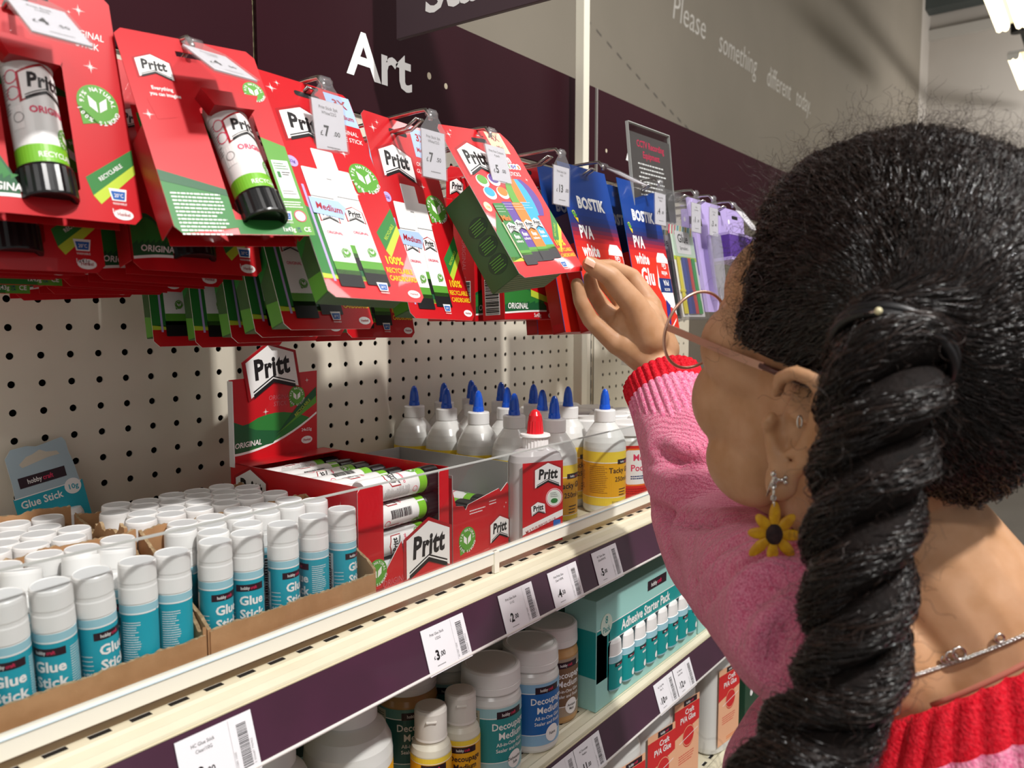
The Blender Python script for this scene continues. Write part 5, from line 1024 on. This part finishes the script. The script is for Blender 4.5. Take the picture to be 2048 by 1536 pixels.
for s in (-1, 1):
    b = MB(); bm = bmesh.new(); bmesh.ops.create_uvsphere(bm, u_segments=20, v_segments=12, radius=12.4); b.bm(bm, mat('eye_white', 'e8e2da', .2), True, Matrix.Translation(H(65, s*30, 14))); bm = bmesh.new(); bmesh.ops.create_uvsphere(bm, u_segments=16, v_segments=10, radius=6); b.bm(bm, mat('dark_iris', '2a1a12', .15), True, Matrix.Translation(H(71.4, s*30, 14))); fin(b.build('eye'))
b = MB(); b.tube([H(84, -21, -47), H(88, -8, -45), H(89, 0, -46), H(88, 8, -45), H(84, 21, -47)], [2, 4, 3.6, 4, 2], mat('lips', '94544a', .4), 10); b.tube([H(83, -18, -51), H(87, 0, -53), H(83, 18, -51)], [2, 5, 2], mat('lips', '94544a', .4), 10); fin(b.build('lips'))
for s in (-1, 1): b = MB(); b.tube([H(80, s*14, 35), H(80, s*28, 39), H(72, s*44, 34)], [2.4, 3, 1.6], mat('hair_black', '17100f', .34, spec=.6), 8); fin(b.build('eyebrow'))
# trousers and shoes
T_ = Blob(); T_.ell((304, -706, 880), TA, (100, 148, 92))
for s in (-1, 1):
    hp = Vector((304, -706, 850))+TL_*s*72; kn = hp+Vector((6, 14, -380)); an = kn+Vector((-6, -20, -370)); T_.limb([hp, hp.lerp(kn, .4), kn, an], [84, 78, 62, 56])
DEN = add_noise(mat('dark_denim', '23283a', .85), '1b2030', 160, .35, .65); fin(T_.make('trousers', None, DEN, .006, 5))
for s in (-1, 1):
    q = Blob(); hp = Vector((304, -706, 0))+TL_*s*72+Vector((0, -6, 0)); q.ell(hp+TF*50+Vector((0, 0, 40)), TA, (125, 44, 40)); q.ell(hp+Vector((0, 0, 60)), TA, (46, 42, 55)); fin(q.make('shoe', None, BPL, .005, 4))
# ---------------------------------------------------------------- sweater
KN = add_noise(mat('pink_knit', 'dc5f86', .95, spec=.15), 'f294b0', 800, .35, .62, detail=3, bump=.9, bscale=900, dist=.002)
n, l, bs = nodes(KN)
wv = n.new('ShaderNodeTexWave'); wv.inputs['Scale'].default_value = 85; wv.inputs['Distortion'].default_value = 5; wv.inputs['Detail'].default_value = 2
mp_ = [q for q in n if q.type == 'MAPPING'][0]; l.new(mp_.outputs[0], wv.inputs['Vector'])
bp2 = n.new('ShaderNodeBump'); bp2.inputs['Strength'].default_value = .5; bp2.inputs['Distance'].default_value = .0016; l.new(wv.outputs['Fac'], bp2.inputs['Height'])
bp1 = [q for q in n if q.type == 'BUMP' and q != bp2][0]; l.new(bp1.outputs[0], bp2.inputs['Normal']); l.new(bp2.outputs[0], bs.inputs['Normal'])
bs.inputs['Sheen Weight'].default_value = .35; bs.inputs['Sheen Roughness'].default_value = .4
REDK = add_noise(mat('red_knit', 'c80f22', .95, spec=.15), 'de2a38', 420, .35, .62, detail=3, bump=.8, bscale=620, dist=.002); PKR = add_noise(mat('pink_rib_knit', 'dc6890', .95, spec=.15), 'f098b4', 420, .35, .6, detail=3, bump=.8, bscale=620, dist=.002)
S_ = Blob(); CU = ELB.lerp(WR, .66)
S_.limb([ELB, ELB.lerp(WR, .35), CU], [57, 52, 43]); S_.limb([SHL+Vector((6, -2, 0)), SHL.lerp(ELB, .5)+Vector((0, 0, 0)), ELB], [51, 52, 57])
S_.limb([SHR, SHR.lerp(ELR, .5), ELR, WRR], [58, 56, 54, 40])
S_.ell(NB+Vector((18, 6, -72)), TA, (94, 118, 88)); S_.limb([NB+Vector((-10, 14, -52)), SHL+Vector((8, -6, -12))], [50, 42]); S_.limb([NB+Vector((10, -8, -24)), SHR], [60, 54])
S_.ell((306, -668, 1128), TA, (94, 128, 92)); S_.ell((300, -700, 1010), TA, (98, 132, 170)); S_.ell((304, -706, 900), TA, (108, 152, 80))
AXS = (WR-ELB).normalized(); UAX = (ELB-SHL).normalized()
def folds(p, nrm):
    d = 1.6*noise.noise(p*.02) + .8*noise.noise(p*.05)
    e = (p-ELB).length
    if e < 170:   # creases gather in the bend of the elbow
        k = max(0, 1-e/170); q = (p-ELB).dot(AXS-UAX*.9)
        d += k**.7*(1-abs(math.sin(q*.085+1.8*noise.noise(p*.014))))**1.5*-15*max(.2, .6+.6*noise.noise(p*.013+Vector((5, 1, 2))))+k*2.5
    if p.z < 1180: d += 2.2*math.sin(p.z*.06+3*noise.noise(p*.008))
    return d
sweater = fin(S_.make('sweater', None, KN, .0042, 8, folds))
# creases pressed into the knit round the elbow and towards the armpit
CRS = [((1385, 1178), (1420, 1128), (1470, 1092), (1530, 1070), (1592, 1056)), ((1405, 1215), (1448, 1163), (1500, 1124), (1560, 1103), (1612, 1098)), ((1322, 1020), (1375, 1046), (1436, 1048), (1500, 1030)),
       ((1478, 1268), (1508, 1206), (1552, 1166), (1604, 1146)), ((1540, 1335), (1556, 1272), (1592, 1218)), ((1312, 900), (1356, 925), (1410, 925))]
sw = sweater.data; nv = len(sw.vertices); cv_ = np.empty(nv*3, np.float32); sw.vertices.foreach_get('co', cv_); cv_ = cv_.reshape(-1, 3); nn_ = np.empty(nv*3, np.float32); sw.vertices.foreach_get('normal', nn_); nn_ = nn_.reshape(-1, 3); dd = np.zeros(nv)
for ci, cr in enumerate(CRS):
    P3 = []
    for k in range(len(cr)-1):
        for f in (0, .2, .4, .6, .8):
            px = cr[k][0]*(1-f)+cr[k+1][0]*f; py = cr[k][1]*(1-f)+cr[k+1][1]*f; ok, lc_, nr, ix = sweater.ray_cast(CAMP*.001, ((W(px, py, 100)-CAMP)*.001).normalized())
            if ok: P3.append(lc_)
    if not P3: continue
    A_ = np.array([p[:] for p in P3]); ds = np.sqrt(((cv_[:, None, :]-A_[None])**2).sum(2)); m_ = ds.min(1)*1000; w_ = np.sin(np.pi*(ds.argmin(1)+.5)/len(P3))**.6
    dd += w_*(-8.5*np.exp(-(m_/5.5)**2)+3.8*np.exp(-((m_-15)/7)**2))
cv_ += (nn_*dd[:, None]*.001).astype(np.float32); sw.vertices.foreach_set('co', cv_.ravel()); sw.update()
NC = Vector((258, -712, 1249))
sb = bmesh.new(); sb.from_mesh(sweater.data)   # open the neck hole inside the neckband
gone = []
for v in sb.verts:
    p = v.co*1000; h = p.z-(NC.z-.74*(p.y-NC.y)-.05*(p.x-NC.x)); rad_ = math.hypot(p.x-NC.x, p.y-NC.y)
    if h > -52 and rad_ < 100: gone.append(v)
bmesh.ops.delete(sb, geom=gone, context='VERTS'); sb.to_mesh(sweater.data); sb.free()
def ribbed(name, cen, nrm_a, nrm_b, prof, ribs, m, parent, amp=1.5, a0=0):
    """knitted rib band: prof = [(height along axis, radius)], every rib really stands out"""
    b = MB(); N = ribs*6; ax = nrm_a.cross(nrm_b).normalized(); vs = []
    for hgt, r, cz in prof:
        for j in range(N):
            a = 2*PI*j/N; rr_ = r + amp*(abs(math.cos(a*ribs/2))**.7*2-1) + .5*noise.noise(Vector((a*9, hgt*.1, r)))
            vs.append(cen + ax*(hgt+cz(a)) + nrm_a*math.cos(a)*rr_ + nrm_b*math.sin(a)*rr_)
    k = len(prof); fs = [(i*N+j, i*N+(j+1) % N, (i+1)*N+(j+1) % N, (i+1)*N+j) for i in range(k-1) for j in range(N)]
    b.add(vs, fs, m, True); o = b.build(name); o.parent = parent; return o
z0 = lambda a: 0
ca = AXS.cross(Vector((0, 0, 1))).normalized(); cb = AXS.cross(ca).normalized()
if ca.cross(cb).dot(AXS) < 0: cb = -cb
ribbed('cuff', CU, ca, cb, [(-30, 43.5, z0), (-14, 43, z0), (2, 41.5, z0), (16, 40.6, z0), (27, 40.2, z0)], 34, PKR, sweater, 1.3)
ribbed('cuff_stripe', CU, ca, cb, [(26.5, 40.2, z0), (34, 40.4, z0), (42, 40.8, z0), (47, 40.6, z0), (49, 38.6, z0), (47, 36.6, z0), (36, 36, z0)], 34, REDK, sweater, 1.2)
NC = Vector((258, -712, 1249)); na, nb_ = Vector((1, 0, 0)), Vector((0, 1, 0)); tz = lambda a: -60*math.sin(a)-4*math.cos(a)
ribbed('neckband_stripe', NC, na, nb_, [(-4, 74, tz), (1, 76, tz), (3, 79, tz), (0, 83, tz), (-8, 87, tz), (-18, 92, tz), (-25, 95.5, tz)], 46, REDK, sweater, 1.6)
ribbed('neckband', NC, na, nb_, [(-24, 95.5, tz), (-34, 101, tz), (-46, 109, tz), (-58, 116, tz)], 46, PKR, sweater, 1.7)
b = MB(); b.tube([NC+Vector((math.cos(a)*71, math.sin(a)*71, -56*math.sin(a)+6)) for a in [PI+.2+i*.1 for i in range(-3, 12)]], 1.6, mat('pink_strap', 'b8705e', .6), 8); fin(b.build('strap'))
# ---------------------------------------------------------------- jewellery and glasses
RG = mat('rose_gold_metal', 'dcb29e', .28, metal=.75); SIL = mat('silver_metal', 'd8d4ce', .18, metal=1)
t = thing('glasses', 'round rose gold wire glasses worn by the shopper', 'glasses'); 
def gl(o): o.parent = t; return o
HG = W(1336, 655, 548); LF = (HF*.995+HU*.02).normalized()
gu = HU; gl_ = HL
lc = HG - HL*28 - HU*3 + HF*2
def rimp(c, a, rx, ry): return c + HL*math.cos(a)*rx*-1 + HU*math.sin(a)*ry + HF*(-.0012*(rx*math.cos(a))**2)
for sg in (0, 1):
    c = lc - HL*(sg*66); b = MB(); b.tube([rimp(c, 2*PI*i/56, 29, 29) for i in range(56)], 1.15, RG, 10, closed=True); gl(b.build('lens_rim'))
    b = MB(); vs = [c]+[rimp(c, 2*PI*i/40, 28.4, 28.4) for i in range(40)]; b.add(vs, [(0, 1+i, 1+(i+1) % 40) for i in range(40)], clear_mat('spectacle_lens', 'f6f4f2', .04, .03)); gl(b.build('lens'))
b = MB(); b.tube([lc-HL*28+HU*6, lc-HL*32+HU*10+HF*1, lc-HL*38+HU*6], 1.1, RG, 8); gl(b.build('bridge'))
for sg in (-1, 1):
    b = MB()
    h0 = HG if sg == 1 else HG-HL*120; e0 = E(-6, 7, 27) if sg == 1 else H(-4, -76, 24); rim0 = lc+HL*28.4+HU*5 if sg == 1 else lc-HL*92.5+HU*8
    b.tube([rim0, h0], 1.3, RG, 8); pts = [h0, h0.lerp(e0, .02), h0.lerp(e0, .5)+HL*sg*2, h0.lerp(e0, .72)+HL*sg*1]
    for i in range(len(pts)-1):
        p, q = pts[i], pts[i+1]; d = (q-p).normalized(); s_ = d.cross(HL).normalized(); T2 = [p-s_*2.4, p+s_*2.4, q+s_*2.4, q-s_*2.4]; b.add([v+HL*.7 for v in T2]+[v-HL*.7 for v in T2], [(0, 1, 2, 3), (7, 6, 5, 4), (0, 4, 5, 1), (1, 5, 6, 2), (2, 6, 7, 3), (3, 7, 4, 0)], RG)
    gl(b.build('temple'))
    b = MB(); b.tube([h0.lerp(e0, .7)+HL*sg*1, h0.lerp(e0, .86)+HL*sg, e0, e0-HF*14-HU*10], [2, 2.3, 2.4, 2.2], mat('tortoise_tip', '4a2018', .3), 8); gl(b.build('temple_tip'))
t = thing('flower_earring', 'yellow sunflower earring with a dark centre hanging from the left ear', 'earring'); LB = E(-2, 17, -37)
fc = W(1547, 1068, (LB-CAMP).dot(FW)-8); fr = (-FW).normalized(); fx = RX; fz = -DN
b = MB(); b.tube([LB, LB+fx*-3-fz*3+fr*2, fc+fz*36+fx*1], .5, SIL, 6); b.build('ear_wire', t)
b = MB(); bm = bmesh.new(); bmesh.ops.create_uvsphere(bm, u_segments=12, v_segments=8, radius=1.8); b.bm(bm, SIL, True, Matrix.Translation(fc+fz*34)); bm = bmesh.new(); bmesh.ops.create_uvsphere(bm, u_segments=12, v_segments=8, radius=1.3); b.bm(bm, SIL, True, Matrix.Translation(fc+fz*30)); b.tube([fc+fz*30, fc+fz*16], .7, SIL, 6)
for i in range(4): b.tube([fc+fz*(17+i*3.4)+fx*1.3*math.cos(a)*(i % 2)+fr*1.3*math.cos(a)*(1-i % 2)+fz*1.8*math.sin(a) for a in [2*PI*k/10 for k in range(10)]], .4, SIL, 5, closed=True)
b.build('bead_chain', t)
YP = add_noise(mat('yellow_clay', 'd8a214', .5), 'c48a0c', 200)
for i, L_ in enumerate((17.5, 15.5, 15.5, 16.5, 18, 17.5, 14, 14)):
    a = PI/2-.06-i*PI/4*1.0; d = fx*math.cos(a)+fz*math.sin(a); s_ = fx*-math.sin(a)+fz*math.cos(a); q = MB(); bm = bmesh.new(); bmesh.ops.create_uvsphere(bm, u_segments=14, v_segments=10, radius=1)
    for v in bm.verts: c = v.co.copy(); v.co = fc+d*(L_*.56+c.x*L_*.5)+s_*c.y*(3.4-1.2*max(0, -c.x))+fr*c.z*1.5-fr*.3*abs(c.y)*-1
    q.bm(bm, YP, True); q.build('petal', t)
b = MB(); bm = bmesh.new(); bmesh.ops.create_uvsphere(bm, u_segments=20, v_segments=12, radius=1)
for v in bm.verts: c = v.co.copy(); v.co = fc+fx*c.x*5+fz*c.y*6+fr*(1+c.z*2.4+.5*noise.noise(c*6))
b.bm(bm, add_noise(mat('brown_clay_seed', '2a1a1c', .8), '3a2524', 300, bump=.8, bscale=600), True); b.build('flower_centre', t)
t = thing('ear_stud', 'small bow shaped silver stud in the left ear lobe', 'earring', E(-6, 18.4, -28)); b = MB()
for i, (u, v) in enumerate(((-3, 1.3), (-3, -1.3), (-1, 0), (1, 0), (3, 1.4), (3, -1.4))): bm = bmesh.new(); bmesh.ops.create_uvsphere(bm, u_segments=10, v_segments=8, radius=1.35); b.bm(bm, SIL, True, Matrix.Translation(RX*u-DN*v-FW*1))
b.build('stud_face', t); b = MB(); b.tube([(0, 0, 0), tuple(FW*4)], .5, SIL, 6); b.build('stud_post', t)
t = thing('ear_cuff', 'small silver ring in the upper inner ear', 'earring'); b = MB(); c0 = E(-6, 14, 7); b.tube([c0+RX*1.3*math.cos(a)-DN*3.4*math.sin(a)-FW*1.5 for a in [2*PI*k/14 for k in range(14)]], .6, SIL, 6, closed=True); b.build('ring_band', t)
# necklace: a fine chain lying round the neck
t = thing('necklace', 'fine silver chain with round links lying on the nape of the neck', 'necklace'); b = MB(); pts = []
for i in range(92):
    f = i/91; px = 1735+f*345; py = 1373-f*118+10*math.sin(f*PI); pts.append((px, py))
dg = bpy.context.evaluated_depsgraph_get(); ray_b = body.evaluated_get(dg)
def on_skin(px, py, off=1.2):
    d = ((W(px, py, 100)-CAMP)*.001).normalized(); mw = body.matrix_world if False else None
    ok, loc, nr, ix = body.ray_cast(CAMP*.001, d); return (loc*1000+nr*off) if ok else W(px, py, 420)
for i, (px, py) in enumerate(pts):
    p = on_skin(px, py); r = 1.15; ang = (i % 2)*PI/2
    q = [(on_skin(px+1, py)-p).normalized()*0+p+RX*r*1.25*math.cos(a)+(-DN*math.cos(ang)-FW*math.sin(ang))*r*.8*math.sin(a) for a in [2*PI*k/8 for k in range(8)]]; b.tube(q, .3, SIL, 5, closed=True)
b.build('chain', t)
for px, py, r in ((1903, 1311, 3.2), (1918, 1304, 3.6), (1996, 1275, 2.4), (1889, 1318, 2.2)):
    b = MB(); p = on_skin(px, py, 2.2); b.tube([p+RX*r*math.cos(a)-DN*r*.9*math.sin(a) for a in [2*PI*k/20 for k in range(20)]], .75, SIL, 8, closed=True); b.build('link', t)
# ================================================================ hair
HAIR = mat('hair_black', '17100f', .34, spec=.6); HAIR.node_tree.nodes['Principled BSDF'].inputs['Roughness'].default_value = .24; HAIR.node_tree.nodes['Principled BSDF'].inputs['Coat Weight'].default_value = .3
HBASE = add_noise(mat('hair_under_layer', '0d0908', .8, spec=.2), '1a1210', 90, .3, .7, bump=.7, bscale=260, dist=.002)
HAIR2 = mat('hair_dark_brown', '2c1c15', .42, spec=.5)
CC = H(-2, 0, 38); CR = (100, 78*1.0, 104)                       # skull ellipsoid the hair lies on
def loc(p): q = p-CC; return Vector((q.dot(HF)/CR[0], q.dot(HL)/CR[1], q.dot(HU)/CR[2]))
def unl(v, off): d = v.normalized(); return CC + HF*d.x*(CR[0]+off) + HL*d.y*(CR[1]+off) + HU*d.z*(CR[2]+off)
TAIL = loc(W(1790, 640, 372)).normalized()                        # where the hair is gathered
def thick(d):  # hair stands further off the scalp on top and at the front
    return 9 + 9*max(0, d.z) + 4*max(0, d.x) + 2.6*noise.noise(d*3.1) + 1.6*noise.noise(d*8)
def hairline(d):  # positive inside the hair
    f, l_, u = d.x, d.y, d.z
    a = .74 + .10*max(0, u) - .42*max(0, abs(l_)-.35) + .25*min(0, u+.05) - f         # forehead and temples
    if u < -.15: a = min(a, -.02-(-.15-u)*1.3 - f)                 # behind the ear
    a = min(a, u+.78)                                             # nape
    return a + .05*noise.noise(d*6)
cap_bm = bmesh.new(); bmesh.ops.create_icosphere(cap_bm, subdivisions=6, radius=1)
dead = []
for v in cap_bm.verts:
    d = v.co.normalized(); k = hairline(d)
    if k < 0: dead.append(v)
    v.co = unl(d, (thick(d)-3)*min(1, max(0, k)/.10)+.5) * .001
bmesh.ops.delete(cap_bm, geom=dead, context='VERTS')
me = bpy.data.meshes.new('hair'); cap_bm.to_mesh(me); cap_bm.free(); me.materials.append(HBASE); me.polygons.foreach_set('use_smooth', [True]*len(me.polygons))
hair = bpy.data.objects.new('hair', me); C.objects.link(hair); fin(hair)
def strands(name, curves, rad, m, parent, taper=True, m2=None):
    """many fine strands as one mesh of three sided tubes"""
    V = []; Fc = []; base = 0; MI = []
    for idx, P in enumerate(curves):
        P = np.asarray(P, np.float64); n = len(P); T = np.gradient(P, axis=0); T /= (np.linalg.norm(T, axis=1, keepdims=True)+1e-9)
        a = np.cross(T, [.31, .2, .93]); a /= (np.linalg.norm(a, axis=1, keepdims=True)+1e-9); b_ = np.cross(T, a)
        r = np.full(n, rad if not isinstance(rad, (list, tuple)) else rad[idx % len(rad)])
        if taper: r = r*np.minimum(1, np.linspace(1.6, .25, n))
        for k in range(3):
            t = 2*PI*k/3; V.append(P + a*(r*math.cos(t))[:, None] + b_*(r*math.sin(t))[:, None])
        i = np.arange(n-1)
        for k in range(3):
            k2 = (k+1) % 3; Fc.append(np.stack([base+k*n+i, base+k2*n+i, base+k2*n+i+1, base+k*n+i+1], 1)); MI.append(np.full(n-1, 1 if (m2 and idx % 4 == 0) else 0, np.int32))
        base += 3*n
    V = np.concatenate(V)*.001; Fc = np.concatenate(Fc).astype(np.int32); me = bpy.data.meshes.new(name)
    me.vertices.add(len(V)); me.vertices.foreach_set('co', V.astype(np.float32).ravel()); me.loops.add(len(Fc)*4); me.loops.foreach_set('vertex_index', Fc.ravel())
    me.polygons.add(len(Fc)); me.polygons.foreach_set('loop_start', np.arange(len(Fc), dtype=np.int32)*4); me.polygons.foreach_set('use_smooth', np.ones(len(Fc), bool))
    me.materials.append(m)
    if m2: me.materials.append(m2); me.polygons.foreach_set('material_index', np.concatenate(MI))
    me.update(calc_edges=True); o = bpy.data.objects.new(name, me); C.objects.link(o); o.parent = parent; return o
rg = random.Random(21)
def rdir():
    while True:
        v = Vector((rg.uniform(-1, 1), rg.uniform(-1, 1), rg.uniform(-1, 1)))
        if .1 < v.length < 1: return v.normalized()
cv = []; n_s = 0
while n_s < 11000:
    d = rdir(); k = hairline(d)
    if d.y < -.75 or k < -.05 or (k < .10 and rg.random() > (k+.05)/.15): continue
    n_s += 1; ang = d.angle(TAIL); L_ = min(1, rg.uniform(60, 120)/max(20, ang*95)); steps = 20; P = []
    ax = d.cross(TAIL); ax = ax.normalized() if ax.length > 1e-4 else HU
    fr = rg.uniform(.93, 1.07); ph = noise.noise(d*2.6)*7+rg.uniform(-.3, .3); am = rg.uniform(.008, .018); off0 = rg.uniform(-2.0, 1.2)+(2.5*rg.random()**7)
    fz_ = max(0, min(1, (.22-k)/.22))
    for i in range(steps):
        t_ = i/(steps-1); q = d.copy(); q.rotate(Matrix.Rotation(ang*L_*t_, 3, ax))
        s_ = ang*L_*t_*95; wv_ = math.sin(s_*.42*fr+ph); q = (q + ax*wv_*am*(1+fz_*1.2)).normalized()
        P.append(unl(q, thick(q)*min(1, (k+.02+t_*.3)/.12)+off0+1.5*math.cos(s_*.42*fr+ph)+.9*fz_*rg.uniform(-1, 1))[:])
    cv.append(P)
strands('scalp_hair', cv, (.24, .34, .5, .3), HAIR, hair, m2=HAIR2)
# frizz: loose curls standing off the crown and the hairline
cv = []; n_s = 0
while n_s < 2600:
    d = rdir(); k = hairline(d)
    if k < -.02 or d.z < -.3 or (d.z < .25 and k > .25): continue
    if d.z < .55 and k > .18 and rg.random() < .6: continue
    n_s += 1; p = unl(d, thick(d)*min(1, max(.1, k)/.12)-2); nn = (p-CC).normalized(); a = nn.orthogonal().normalized(); b_ = nn.cross(a)
    L_ = rg.uniform(8, 26) if d.z < .4 else rg.uniform(10, 40); r0 = rg.uniform(1.2, 3.6); w0 = rg.uniform(.35, .9); ph = rg.uniform(0, 6.3); dr = (a*rg.uniform(-1, 1)+b_*rg.uniform(-1, 1)+nn*rg.uniform(.05, .75)).normalized()
    a2 = dr.orthogonal().normalized(); b2 = dr.cross(a2); n = 22
    cv.append([(p+dr*L_*i/(n-1)+(a2*math.cos(ph+w0*i)+b2*math.sin(ph+w0*i))*r0*min(1, i/5)-(a2*math.cos(ph)+b2*math.sin(ph))*0)[:] for i in range(n)])
strands('frizz', cv, (.05, .07, .09), HAIR2, hair, False)
# baby hairs on temple, cheek side and nape
cv = []; n_s = 0
while n_s < 1500:
    d = rdir(); k = hairline(d)
    if not (-.16 < k < .05) or d.y < -.4: continue
    if rg.random() < max(0, -k)/.16: continue
    n_s += 1; p = unl(d, .6); td = (TAIL-d*TAIL.dot(d)).normalized(); tw = (HF*td.x*CR[0]+HL*td.y*CR[1]+HU*td.z*CR[2]).normalized()
    side = tw.cross((p-CC).normalized()); L_ = rg.uniform(4, 10); c_ = rg.uniform(-.5, .5); n = 9
    cv.append([(unl(loc(p+tw*L_*i/(n-1)+side*(c_*L_*(i/(n-1))**2+.8*math.sin(i*1.2+n_s))), .5+1.8*i/(n-1)))[:] for i in range(n)])
strands('baby_hair', cv, (.09, .13), HAIR2, hair, False)
# ---- braid: three lobes roped round a path, hair strands running along each lobe
BP = [(1800, 660, 384), (1775, 735, 370), (1752, 850, 366), (1736, 960, 366), (1722, 1075, 364), (1712, 1190, 362), (1704, 1300, 362), (1684, 1395, 362), (1625, 1480, 364), (1550, 1560, 366), (1470, 1660, 370)]
BW = [26, 27, 25.5, 24.5, 24, 23.5, 23, 22.5, 22, 20, 16]
KP = [W(*q) for q in BP]
def bez(t_):   # Catmull-Rom through the key points
    n = len(KP)-1; x = min(max(t_*n, 0), n-1e-6); i = int(x); f = x-i; g = lambda k: KP[max(0, min(n, k))]
    p0, p1, p2, p3 = g(i-1), g(i), g(i+1), g(i+2)
    return .5*((2*p1)+(p2-p0)*f+(2*p0-5*p1+4*p2-p3)*f*f+(3*p1-p0-3*p2+p3)*f**3), BW[i]*(1-f)+BW[min(n, i+1)]*f
NS = 240; PT = [bez(i/(NS-1)) for i in range(NS)]; cum = [0]
for i in range(1, NS): cum.append(cum[-1]+(PT[i][0]-PT[i-1][0]).length)
TG_ = [(PT[min(NS-1, i+1)][0]-PT[max(0, i-1)][0]).normalized() for i in range(NS)]; fa_ = FW.copy(); FRM = []
for i in range(NS):
    A = (fa_-TG_[i]*fa_.dot(TG_[i])).normalized(); FRM.append((A, TG_[i].cross(A)))
def lobe(i, k):
    """centre of lobe k at sample i, radius"""
    th = cum[i]/98*2*PI+k*2*PI/3; A, Bv = FRM[i]; w_ = PT[i][1]
    puff = 1+.2*math.cos(2*th)+.1*noise.noise(Vector((cum[i]*.05, k*7, 0)))
    return PT[i][0]+A*math.cos(th)*w_*.42+Bv*math.sin(th)*w_*.64, w_*.52*puff
b = MB()
braid = thing('x', '', '') if False else None
for k in range(3):
    q = MB(); ps = []; rs = []
    for i in range(0, NS, 2): c_, r = lobe(i, k); ps.append(c_); rs.append(r*.88*(1+.12*noise.noise(c_*.07)))
    q.tube(ps, rs, HBASE, 26)
    if k == 0: b = q
    else: b.add(q.v, q.f, HBASE, True)
br = fin(b.build('braid'))
cv = []
for s_ in range(7800):
    k = rg.randrange(3); i0 = rg.randrange(0, NS-30); n = rg.randrange(22, 44); a0 = rg.uniform(0, 2*PI); dr = rg.uniform(.012, .04); wf = rg.uniform(.3, .55); wa = rg.uniform(.08, .34); ph = rg.uniform(0, 6.3); lift = rg.uniform(-.04, .12)+(.25*rg.random()**5)
    P = []
    rc = rg.uniform(.8, 2.3) if rg.random() < .55 else 0; wc = rg.uniform(.45, .85)
    for j in range(0, n, 1):
        i = min(NS-1, i0+j); c_, r = lobe(i, k); A, Bv = FRM[i]; a = a0+dr*j+wa*math.sin(wf*j+ph); e = 1+lift*math.sin(PI*j/n)+.02*math.cos(wf*j+ph); ra = A*math.cos(a)+Bv*math.sin(a); rb = Bv*math.cos(a)-A*math.sin(a)
        P.append((c_+ra*(r*.93*e+rc*math.cos(wc*j+ph))+rb*rc*1.3*math.sin(wc*j+ph))[:])
    cv.append(P)
strands('braid_strands', cv, (.24, .4, .3), HAIR, br, m2=HAIR2)
cv = []
for s_ in range(520):
    k = rg.randrange(3); i = rg.randrange(0, NS); c_, r = lobe(i, k); A, Bv = FRM[i]; a = rg.uniform(0, 2*PI); nn = A*math.cos(a)+Bv*math.sin(a); p = c_+nn*r*.95
    dr = (nn*rg.uniform(.1, .6)+TG_[i]*rg.uniform(-.4, 1)+A.cross(nn)*rg.uniform(-.6, .6)).normalized(); L_ = rg.uniform(8, 26); r0 = rg.uniform(1, 2.6); w0 = rg.uniform(.4, .8); a2 = dr.orthogonal().normalized(); b2 = dr.cross(a2)
    cv.append([(p+dr*L_*j/15+(a2*math.cos(w0*j)+b2*math.sin(w0*j))*r0*min(1, j/5))[:] for j in range(16)])
strands('braid_flyaways', cv, (.08, .11), HAIR2, br, False)
# gathered hair running from the scalp into the tie, and the tie itself
cv = []
root = PT[4][0]
for s_ in range(1500):
    a = rg.uniform(0, 2*PI); td0 = TAIL.orthogonal().normalized(); td1 = TAIL.cross(td0); rr0 = rg.uniform(.30, .62); d = (TAIL+(td0*math.cos(a)+td1*math.sin(a))*rr0).normalized()
    if hairline(d) < .02: continue
    p0 = unl(d, thick(d)); pm = unl((TAIL+(td0*math.cos(a)+td1*math.sin(a))*rr0*.55).normalized(), thick(d)+4); A, Bv = FRM[3]; pe = PT[3][0]+(A*math.cos(a)+Bv*math.sin(a))*24*rg.random()**.5; ph = rg.uniform(0, 6); P = []
    for j in range(16): t_ = j/15; q = p0*(1-t_)**2+pm*2*t_*(1-t_)+pe*t_*t_; P.append((q+Vector((math.sin(t_*14+ph), math.cos(t_*13+ph), math.sin(t_*12)))*.9)[:])
    cv.append(P)
strands('gathered_hair', cv, (.25, .35), HAIR, hair, m2=HAIR2)
b = MB(); i = 16; A, Bv = FRM[i]; c_ = PT[i][0]
for q in range(2): b.tube([c_+TG_[i]*(q*5-3)+(A*math.cos(a)*.86+Bv*math.sin(a))*(PT[i][1]*1.0+1.5) for a in [2*PI*k/48 for k in range(48)]], 2.6, mat('black_elastic', '121012', .4), 10, closed=True)
fin(b.build('hair_tie'))
t = thing('hair_pin', 'tiny pale round pin at the top of the braid', 'hair pin', W(1757, 622, 345)); b = MB(); bm = bmesh.new(); bmesh.ops.create_uvsphere(bm, u_segments=12, v_segments=8, radius=1.7); b.bm(bm, mat('pearl_pin', 'd9cfa8', .25), True); b.build('pin_head', t); b = MB(); b.tube([(0, 0, 0), tuple(FW*14)], .5, SIL, 6); b.build('pin_shaft', t)
